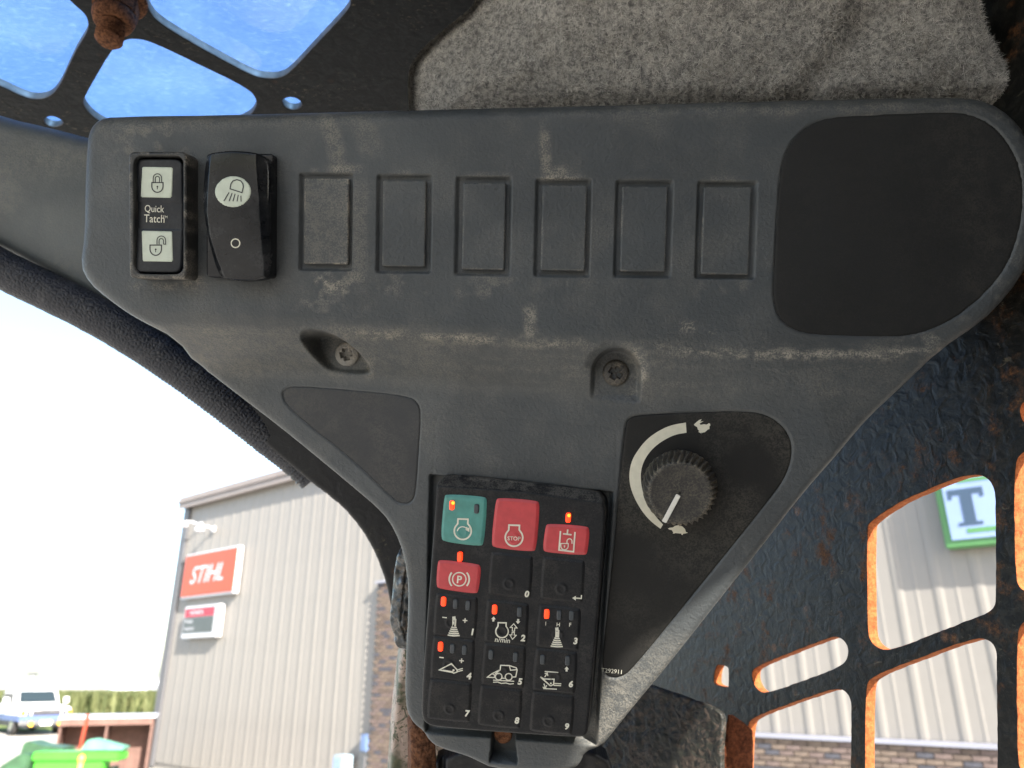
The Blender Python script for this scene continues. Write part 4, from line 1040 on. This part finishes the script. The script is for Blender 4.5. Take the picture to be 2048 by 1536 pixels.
# lock switch in a raised rectangular bezel
rt, off = thing_on(F1, 325, 430, 'rocker_switch', 'recessed rocker switch with lock symbols and Quick Tatch lettering', 'switch', 'console rocker switches')
HB = 9.5
bx = frect(F1, (257, 303, 373, 557), HB); rim = rrect(*bx, 2.2); cav = rrect(*frect(F1, (269, 312, 366, 547), HB), 3.4)
def bz(U, V, d): return HB - .9 * rnd(d, 1.0) + .12 * (vnoise(U, V, 2, 5) - .5) - 7.5 * sstep(-.25, .35, rsdf(U, V, cav))
def bzd(U, V, H):
    nz = vnoise(U, V, 3, 92); d = sdf(U, V, rim); return np.clip(.6 * sstep(.4, .8, nz) * sstep(2.2, 0, d) * (H > 7), 0, 1)
hf('bezel', rim, bz, .35, -1, [M_BEZEL], rt, dust=bzd, loc=off)
pad_out = rrect(*frect(F1, (268, 318, 366, 546), 7), 3.2)
pv0, pv1 = pad_out[:, 1].min(), pad_out[:, 1].max(); pu0, pu1 = pad_out[:, 0].min(), pad_out[:, 0].max()
def pad_base(U, V): t = (V - pv0) / (pv1 - pv0) - .5; return 6.6 + 1.0 * np.abs(t) * 2 * (np.abs(t) > .12) - .8 * t + .5 * np.cos((U - (pu0 + pu1) / 2) / (pu1 - pu0) * 2.2)
pad = hf('rocker', pad_out, lambda U, V, d: pad_base(U, V) - rnd(d, .8), .35, 0, [M_PADDLE], rt, dust=lambda U, V, H: .15 * vnoise(U, V, 4, 93), loc=off)
def lens(fr, pts, fn, name, parent, mat, n=2, h0=7):
    return hf(name, chaikin(fr.pts(pts, h0), n), lambda U, V, d: fn(U, V) + .12 - rnd(d, .12), .5, lambda U, V: fn(U, V) - .2, [mat], parent)
K = 350 / 1792.0
def z4(L): return [(230 + x * K, 280 + y * K) for x, y in L]
def rq(L, f=.10):
    """quad with cut corners for rounding"""
    out = []; L = np.array(L, float)
    for i in range(4):
        a, b_, c_ = L[i - 1], L[i], L[(i + 1) % 4]; out += [b_ + (a - b_) * f, b_ + (b_ - a) * 0, b_ + (c_ - b_) * f]
    return np.array(out)
def plate_fn(k): return lambda U, V: pad_base(U, V) + k
L1 = lens(F1, rq(z4([(287, 278), (600, 284), (585, 594), (265, 587)])), plate_fn(.0), 'lens', pad, M_LENS)
L2 = lens(F1, rq(z4([(278, 930), (590, 938), (608, 1250), (300, 1245)])), plate_fn(.0), 'lens', pad, M_LENS)
s = Sheet(); w = 2.2
def bodylock(s, cx, cy, wd, hh, w):
    a = np.radians(np.linspace(0, 180, 12)); s.stroke([(cx - wd, cy)] + [(cx + wd, cy)] + [(cx + wd * math.cos(t), cy + hh * .4 + hh * .6 * math.sin(t)) for t in a], w, True)
    s.disc(cx, cy + hh * .42, w * .85, 10); s.stroke([(cx, cy + hh * .42), (cx - .3, cy + hh * .70)], w * .7)
def shackle(s, cx, cy, r, leg, w, legr=None):
    a = np.radians(np.linspace(180, 360, 12)); s.stroke([(cx - r, cy)] + [(cx + r * math.cos(t), cy - leg + r * math.sin(t)) for t in a] + [(cx + r, cy if legr is None else cy - leg + legr)], w)
bodylock(s, 230 + 434 * K, 280 + 436 * K, 11.2, 19.5, w); shackle(s, 230 + 434 * K, 280 + 430 * K, 8.4, 8, 1.8); shackle(s, 230 + 434 * K, 280 + 430 * K, 4.2, 7, 1.8)
bodylock(s, 230 + 417 * K, 280 + 1076 * K, 11.4, 20.5, w); shackle(s, 230 + 474 * K, 280 + 1068 * K, 8.6, 8, 1.8, 7); shackle(s, 230 + 474 * K, 280 + 1068 * K, 4.4, 7, 1.8, 6); s.stroke(z4([(494, 1066), (524, 1068)]), 1.8)
s.build('lock_symbol', F1, 7, M_DARKINK, pad, fn=plate_fn(.16))
s = Sheet().text('Quick', 230 + 404 * K, 280 + 710 * K, 16.5, .03, 0, .80).text('Tatch', 230 + 402 * K, 280 + 805 * K, 15.5, .03, 0, .82).text('TM', 230 + 512 * K, 280 + 788 * K, 5, .03)
s.build('lettering', F1, 7, M_PRINT, pad, fn=plate_fn(.0))

# glossy curved light switch
rt, off = thing_on(F1, 475, 435, 'rocker_switch', 'glossy curved rocker switch with headlamp symbol on an oval', 'switch', 'console rocker switches')
bo_ = rrect(*frect(F1, (418, 310, 551, 556), 1.5), 1.5)
hf('base', bo_, lambda U, V, d: 4.0 - rnd(d, .6), .45, -1, [M_ROCK], rt, dust=lambda U, V, H: .2 * vnoise(U, V, 2, 94), loc=off)
ro = chaikin(F1.pts([(406, 330), (411, 312), (425, 305), (465, 301), (505, 304), (529, 311), (538, 326), (540, 420), (538, 545), (530, 556), (500, 561), (460, 560), (432, 552), (424, 530), (413, 470), (404, 410), (404, 370)], 9), 2)
ru0, ru1 = ro[:, 0].min(), ro[:, 0].max(); rv0, rv1 = ro[:, 1].min(), ro[:, 1].max()
fl = F1.pts([(419, 300), (414, 420), (419, 470), (432, 520), (448, 565)], 11); fr_ = F1.pts([(508, 300), (518, 400), (522, 470), (524, 565)], 11)
def rk_base(U, V):
    t = (V - rv0) / (rv1 - rv0); b0 = 10.5 + 2.6 * np.cos((t - .62) * 2.6) - 2.2
    lu = np.interp(V, fl[::-1, 0 + 1], fl[::-1, 0]); r_ = np.interp(V, fr_[::-1, 1], fr_[::-1, 0])
    b0 = b0 - .75 * np.maximum(lu - U, 0) - .75 * np.maximum(U - r_, 0); return b0
rk = hf('rocker', ro, lambda U, V, d: rk_base(U, V) - rnd(d, .9), .32, 2.5, [M_ROCK], rt, dust=lambda U, V, H: np.clip(.12 * vnoise(U, V, 3, 95) + .3 * sstep(rv1 - 9, rv1 - 4, V) * vnoise(U, V, 2.5, 96), 0, 1), loc=off)
lens(F1, [(230 + (1207 + 184 * math.cos(a)) * K, 280 + (528 + 159 * math.sin(a)) * K) for a in np.linspace(0, 2 * math.pi, 40, endpoint=False)], rk_base, 'lens', rk, M_LENS, 0, 11)
s = Sheet(); dome = [(1178, 500), (1186, 450), (1208, 418), (1248, 406), (1288, 418), (1310, 450), (1314, 480), (1301, 539)]
s.stroke(z4(dome), 2.2, True)
for a, b_ in (((1168, 536), (1114, 626)), ((1199, 543), (1168, 627)), ((1230, 550), (1207, 628)), ((1262, 562), (1250, 629)), ((1289, 570), (1291, 631))): s.stroke(z4([a, b_]), 2.0)
s.build('headlamp_symbol', F1, 11, M_DARKINK, rk, fn=lambda U, V: rk_base(U, V) + .16)
Sheet().ring(471, 486.5, 8.6, 2.2).build('off_symbol', F1, 11, M_PRINT, rk, fn=rk_base)

# ------------------------------------------------------------------ speed dial knob
kt = 12.5
cu_, cv_ = F2.px(np.array(1360.), np.array(986.), kt); cu_, cv_ = float(cu_), float(cv_)
kr = empty('speed_dial', F2.M @ Matrix.Translation((cu_ / 1000, cv_ / 1000, 0))); tag(kr, 'black ribbed rotary dial with white pointer between hare and tortoise', 'dial')
NF = 36; SUB = 6; prof = [(15.3, -.4), (15.4, 1.0), (15.1, 4), (14.6, 8), (14.0, 10.6), (13.2, 12.0), (12.2, 12.6), (11.0, 12.45), (8, 12.3), (4, 12.2), (.4, 12.2)]
vs = []; NA = NF * SUB
for i, (r, z) in enumerate(prof):
    dep = .115 if 1 <= i <= 4 else .06 if i == 5 else .02 if i == 0 else 0.0
    for k in range(NA):
        ph = (k % SUB) / SUB; fl_ = .5 - .5 * math.cos(2 * math.pi * ph); fl_ = fl_ ** .7
        q = r * (1 - dep * fl_); a = 2 * math.pi * k / NA + .012 * z
        vs.append((q * math.cos(a) / 1000, q * math.sin(a) / 1000, z / 1000))
idx = np.arange(len(vs)).reshape(len(prof), NA); r2 = np.roll(idx, -1, 1)
me = mesh_np('knob', vs, np.stack([idx[:-1], r2[:-1], r2[1:], idx[1:]], -1).reshape(-1, 4))
a = me.attributes.new('dust', 'FLOAT', 'POINT'); vv = np.array(vs) * 1000; rr_ = np.hypot(vv[:, 0], vv[:, 1])
a.data.foreach_set('value', (np.where((rr_ > 11.5) & (rr_ < 15.2), .75, .22) * rng.uniform(.4, 1, len(vs))).astype(np.float32))
link('knob', me, kr, [M_KNOB])
p0 = F2.pts([(1357, 990)], kt)[0]; p1 = F2.pts([(1328, 1044)], kt)[0]; dv = p1 - p0; L = math.hypot(*dv)
o = MB().box(0, -.00092, .0118, L / 1000, .00092, .0131).build('pointer', M_POINTER, kr, loc=((p0[0] - cu_) / 1000, (p0[1] - cv_) / 1000, 0), bevel=.0002); o.rotation_euler = (0, 0, math.atan2(dv[1], dv[0]))

# ------------------------------------------------------------------ keypad
KH = 8.5
kp, off = thing_on(F2, 1022, 1215, 'keypad', 'black membrane keypad with teal and red keys and lit red lamps', 'keypad')
kout = np.vstack([F2.pts([(879, 966), (884, 955), (896, 950), (1050, 964), (1188, 983), (1203, 990), (1211, 1002)], 3), F2.pts([(1213, 1030), (1195, 1250), (1177, 1462), (1171, 1474), (1158, 1477), (1100, 1474), (980, 1466), (868, 1456), (850, 1449), (842, 1436), (841, 1400), (852, 1240), (870, 1000)], KH)])
kout = chaikin(kout, 2)
ktop = F2.pts([(860, 951), (1050, 967), (1230, 991)], 3)
kfe = F2.pts([(860, 972), (1050, 985), (1230, 1010)], KH)
def key_base(U, V): return np.full(np.shape(U), KH)
def kh(U, V, d):
    vt = np.interp(U, ktop[:, 0], ktop[:, 1]); vf = np.interp(U, kfe[:, 0], kfe[:, 1])
    t = np.clip((V - vf) / np.maximum(vt - vf, 1), 0, 1.4); h = KH - 5.5 * sramp(t, .25)
    r = np.where(V > vf, .8, 1.5); x = np.clip(d, 0, r); return h - (r - np.sqrt(np.maximum(r * r - (r - x) ** 2, 0)))
hf('body', kout, kh, .45, -3.5, [M_KEYB], kp, loc=off, dust=lambda U, V, H: np.clip(.5 * (H < KH - .8) * (V > kfe[:, 1].min() - 2) * (.5 + .5 * vnoise(U / 4, V, 3, 97)) + .10 * vnoise(U, V, 6, 98), 0, 1))
def led_at(btn, x, y, lit):
    p = chaikin(F2.pts([(x - 4.3, y - 9.5), (x + 3.7, y - 9.5), (x + 5.2, y - 6), (x + 4.6, y + 6), (x + 3.6, y + 9.5), (x - 4.3, y + 9.5), (x - 5.6, y + 6), (x - 5.0, y - 6)], KH), 1)
    mt = {0: M_LEDOFF, 1: M_LEDON, 2: M_LEDON, 3: M_LEDON}[lit]
    o = hf('led', p, lambda U, V, d: KH + .95 - rnd(d, .35), .3, KH - .2, [mt], btn)
    if lit == 2:
        s = Sheet().disc(x + 1, y - 4, 3.4, 14); s.build('led_glow', F2, KH + 1.02, M_LEDHOT, btn)
    return o
def button(poly, mat, dome, leds=(), sym=None, label=None, h=.45, n=2):
    P = chaikin(F2.pts(poly, KH), n); dc = F2.pts([dome], KH)[0] if dome else None
    def bh(U, V, d):
        x = KH - .12 + (h + .12) * sstep(-.1, 1.3, d)
        if dc is not None:
            r = np.hypot(U - dc[0], V - dc[1]); x = x + .30 * np.exp(-((r - 1.95) / .55) ** 2) + .08 * sstep(2.2, 1.2, r)
        return x
    o = hf('button', P, bh, .3, KH - .3, [mat], kp, loc=off, dust=lambda U, V, H: .10 * vnoise(U, V, 4, 99))
    if label: o['label'] = label
    for l in leds: led_at(o, *l)
    if sym is not None:
        def fn(U, V): return bh(U, V, np.full(np.shape(U), 9.0))
        sym.build('symbol', F2, KH + h, M_PRINT, o, fn=fn)
    return o
def engine(s, cx, cy, r, w, neck):
    a = np.radians(np.linspace(-54, 234, 26)); pts = [(cx + r * math.cos(t), cy + r * math.sin(t)) for t in a]
    nx = neck; s.stroke([(cx + nx, cy - r * .86)] + pts[1:-1] + [(cx - nx, cy - r * .86), (cx - nx * .95, cy - r * 1.42), (cx + nx * 1.05, cy - r * 1.38)], w, True)
def arrow(s, x, y, dx, dy, hw, hl, w):
    """filled arrow from tail (x,y) with vector (dx,dy)"""
    L = math.hypot(dx, dy); ux, uy = dx / L, dy / L; nx, ny = -uy, ux; bx_, by_ = x + dx - ux * hl, y + dy - uy * hl
    s.poly([(x + nx * w / 2, y + ny * w / 2), (bx_ + nx * w / 2, by_ + ny * w / 2), (bx_ + nx * hw, by_ + ny * hw), (x + dx, y + dy), (bx_ - nx * hw, by_ - ny * hw), (bx_ - nx * w / 2, by_ - ny * w / 2), (x - nx * w / 2, y - ny * w / 2)])
def joystick(s, cx, cy):
    s.stroke([(cx - .5, cy + 2), (cx + .2, cy - 12), (cx - .6, cy - 18)], 6.5); s.stroke([(cx + 2.2, cy + 2), (cx + 3, cy - 13)], 3.5)
    for k in range(5):
        ww = 5.4 + k * 1.5; y = cy + 3 + k * 4.0
        s.stroke([(cx - ww - .3 * k, y), (cx, y + 1.6), (cx + ww, y + 1.0)], 2.7)
SL = .095
def plus(s, x, y): s.stroke([(x - 4.6, y - .4), (x + 4.6, y + .4)], 2.2); s.stroke([(x + .3, y - 4.6), (x - .3, y + 4.6)], 2.2)
def minus(s, x, y): s.stroke([(x - 4.4, y - .5), (x + 4.4, y + .5)], 2.2)
def num(s, t, x, y): s.text(t, x, y, 13.5, SL, .10, 1.0, bold=.045)
BL = [(0, 0)]
def cell(cx, cy, w=43, h=42): return [(cx - w + 3, cy - h - 3), (cx - w + 8, cy - h - 6), (cx + w - 3, cy - h + 2), (cx + w + 3, cy - h + 7), (cx + w - 2, cy + h), (cx + w - 7, cy + h + 5), (cx - w + 2, cy + h - 3), (cx - w - 3, cy + h - 8)]
# row 1
s = Sheet(); engine(s, 925.5, 1062, 17, 3.2, 10); s.ring(925, 1064, 10.5, 2.2, 190, 330, 16); arrow(s, 933, 1054, 5.5, 10, 5, 8, 2)
button([(888, 994), (893, 988), (968, 993), (975, 999), (968, 1087), (961, 1093), (889, 1084), (881, 1076)], M_GREEN, (925, 1064), [(905, 1010, 2), (954, 1017, 0)], s, 'teal start key with engine symbol', n=2)
s = Sheet(); engine(s, 1028, 1075, 17.5, 3.2, 10.5); s.text('STOP', 1028, 1077, 8, .03, 0, 1.0, bold=.012)
button([(991, 1001), (997, 995), (1073, 1001), (1080, 1008), (1073, 1097), (1066, 1104), (989, 1096), (982, 1088)], M_RED, (1028, 1077), [], s, 'red stop key with engine symbol')
s = Sheet(); s.stroke([(1121, 1062), (1118, 1100), (1147, 1103.5), (1150, 1064)], 3); s.stroke([(1126, 1067.5), (1143, 1069.5)], 3); s.stroke([(1135.5, 1059), (1134.5, 1068)], 3)
bodylock(s, 1129, 1087, 7.4, 12.5, 2.0); shackle(s, 1139, 1087, 5.0, 4.5, 2.0, 5)
button([(1091, 1052), (1096, 1047), (1172, 1052), (1180, 1058), (1175, 1106), (1169, 1111), (1092, 1105), (1085, 1099)], M_RED, None, [(1137, 1035, 2)], s, 'red hydraulic lock key')
# row 2
s = Sheet(); s.ring(918.5, 1158.5, 13.5, 2.4); s.ring(918.5, 1158.5, 20, 3.2, -42, 42, 12); s.ring(918.5, 1158.5, 20, 3.2, 138, 222, 12); s.text('P', 919, 1159, 15, .08, 0, 1.0, bold=.02)
button([(875, 1124), (880, 1119), (956, 1128), (963, 1134), (957, 1183), (951, 1188), (878, 1178), (872, 1171)], M_RED, None, [(920.5, 1113, 1)], s, 'red parking brake key')
s = Sheet(); num(s, '0', 1054, 1188)
button(cell(1021, 1151), M_KEY, (1018, 1167), [], s, 'black key marked 0')
s = Sheet(); s.stroke([(1163, 1190), (1162.5, 1197), (1150, 1196)], 2.4); s.poly([(1144.5, 1196), (1152, 1191.5), (1151.5, 1201)])
button(cell(1125, 1160), M_KEY, (1123, 1177), [], s, 'black key with enter arrow')
# row 3
s = Sheet(); joystick(s, 908, 1251); minus(s, 889, 1235); plus(s, 930, 1241); num(s, '1', 945, 1264)
button(cell(911, 1233), M_KEY, (902, 1244), [(888, 1202, 1), (912, 1207, 0), (937, 1210, 0)], s, 'black key 1 with joystick symbol')
s = Sheet(); engine(s, 1004, 1263, 12.5, 2.6, 8); s.text('n/min', 1005, 1280, 10, SL, .1, 1.0, bold=.01); num(s, '2', 1046, 1276)
arrow(s, 986.5, 1243, .8, -10, 4.6, 5.5, 4); arrow(s, 1036.5, 1238, -.8, 10, 4.6, 5.5, 4)
s.stroke([(1024.5, 1262), (1025, 1255), (1020.5, 1255), (1027.5, 1247.5), (1034, 1256), (1029.5, 1256), (1029, 1262.5)], 1.7, True); s.stroke([(1028.8, 1265), (1028.4, 1270), (1032.5, 1270.5), (1025, 1278.5), (1019.5, 1269.5), (1023.7, 1270), (1024.3, 1264.5)], 1.7, True)
button(cell(1013, 1246), M_KEY, (1005, 1261), [(990, 1218, 1), (1040, 1223, 0)], s, 'black key 2 with engine speed symbol')
s = Sheet(); joystick(s, 1114, 1273); num(s, '3', 1151, 1282)
s.text('I', 1091.5, 1247, 7.5, .05, 0, 1, bold=.01).text('H', 1116.5, 1249, 7.5, .05, 0, 1, bold=.01).text('F', 1140.5, 1249.5, 7.5, .05, 0, 1, bold=.01)
button(cell(1117, 1256), M_KEY, (1116, 1270), [(1094, 1227, 1), (1119, 1229, 0), (1144, 1230, 0)], s, 'black key 3 with joystick symbol')
# row 4
K2 = 460 / 1985.0
def zb(L): return [(780 + x * K2, 1180 + y * K2) for x, y in L]
s = Sheet(); s.stroke(zb([(425, 690), (530, 636), (580, 690), (578, 708), (550, 718), (540, 712)]), 2.4, True); s.stroke(zb([(455, 690), (545, 705)]), 1.6); s.stroke(zb([(580, 690), (628, 677)]), 2); s.stroke(zb([(582, 704), (628, 693)]), 2); s.disc(780 + 548 * K2, 1180 + 693 * K2, 2.2)
minus(s, 883, 1315); plus(s, 923, 1321.5); num(s, '4', 938, 1352)
button(cell(905, 1319), M_KEY, (898, 1329), [(882, 1292, 1), (906, 1296, 0), (930, 1299, 0)], s, 'black key 4 with bucket symbol')
s = Sheet(); s.stroke(zb([(905, 725), (950, 690), (955, 650), (1030, 652), (1090, 672), (1097, 690), (1085, 750), (1050, 752)]), 2.2); s.stroke(zb([(1030, 652), (1040, 692), (1092, 688)]), 2.0); s.stroke(zb([(840, 752), (880, 722), (905, 735), (900, 756)]), 2.2, True); s.stroke(zb([(880, 722), (945, 690)]), 2)
s.ring(780 + 938 * K2, 1180 + 748 * K2, 6.6, 2.2); s.ring(780 + 1024 * K2, 1180 + 750 * K2, 6.8, 2.2); s.stroke(zb([(968, 762), (992, 762)]), 2)
s.stroke(zb([(890, 778), (1072, 788)]), 2); s.stroke(zb([(890, 796), (930, 794), (960, 806), (1000, 802), (1035, 812), (1068, 808)]), 2); num(s, '5', 1040, 1363)
button(cell(1007, 1332), M_KEY, (1006, 1342), [(983, 1308, 0), (1032, 1313, 0)], s, 'black key 5 with loader symbol')
s = Sheet(); s.stroke(zb([(1335, 703), (1452, 712)]), 2); s.stroke(zb([(1322, 850), (1440, 856)]), 2); s.stroke(zb([(1298, 750), (1330, 768), (1416, 770), (1412, 815), (1385, 828)]), 2.4); s.stroke(zb([(1298, 750), (1385, 828)]), 2.6); s.stroke(zb([(1416, 806), (1478, 810)]), 2); s.stroke(zb([(1412, 822), (1476, 826)]), 2); s.disc(780 + 1388 * K2, 1180 + 806 * K2, 1.8)
s.stroke(zb([(1335, 752), (1358, 718)]), 2); s.stroke(zb([(1335, 722), (1358, 716), (1362, 742)]), 2); s.stroke(zb([(1328, 808), (1340, 842)]), 2); s.stroke(zb([(1318, 838), (1342, 845), (1352, 822)]), 2)
arrow(s, 1133, 1343, .6, -10, 4.6, 5.5, 4); num(s, '6', 1142, 1368)
button(cell(1110, 1343), M_KEY, (1110, 1353), [(1086, 1318, 0), (1136, 1320, 0)], s, 'black key 6 with bucket lift symbol')
# row 5
for t, dx, dy, nx, ny, cx, cy in (('7', 900, 1417, 935, 1427, 899, 1402), ('8', 998, 1430, 1034, 1441, 1000, 1415), ('9', 1098, 1441, 1134, 1453, 1104, 1427)):
    s = Sheet(); num(s, t, nx, ny); button(cell(cx, cy, 43, 39), M_KEY, (dx, dy), [], s, 'black key marked ' + t)
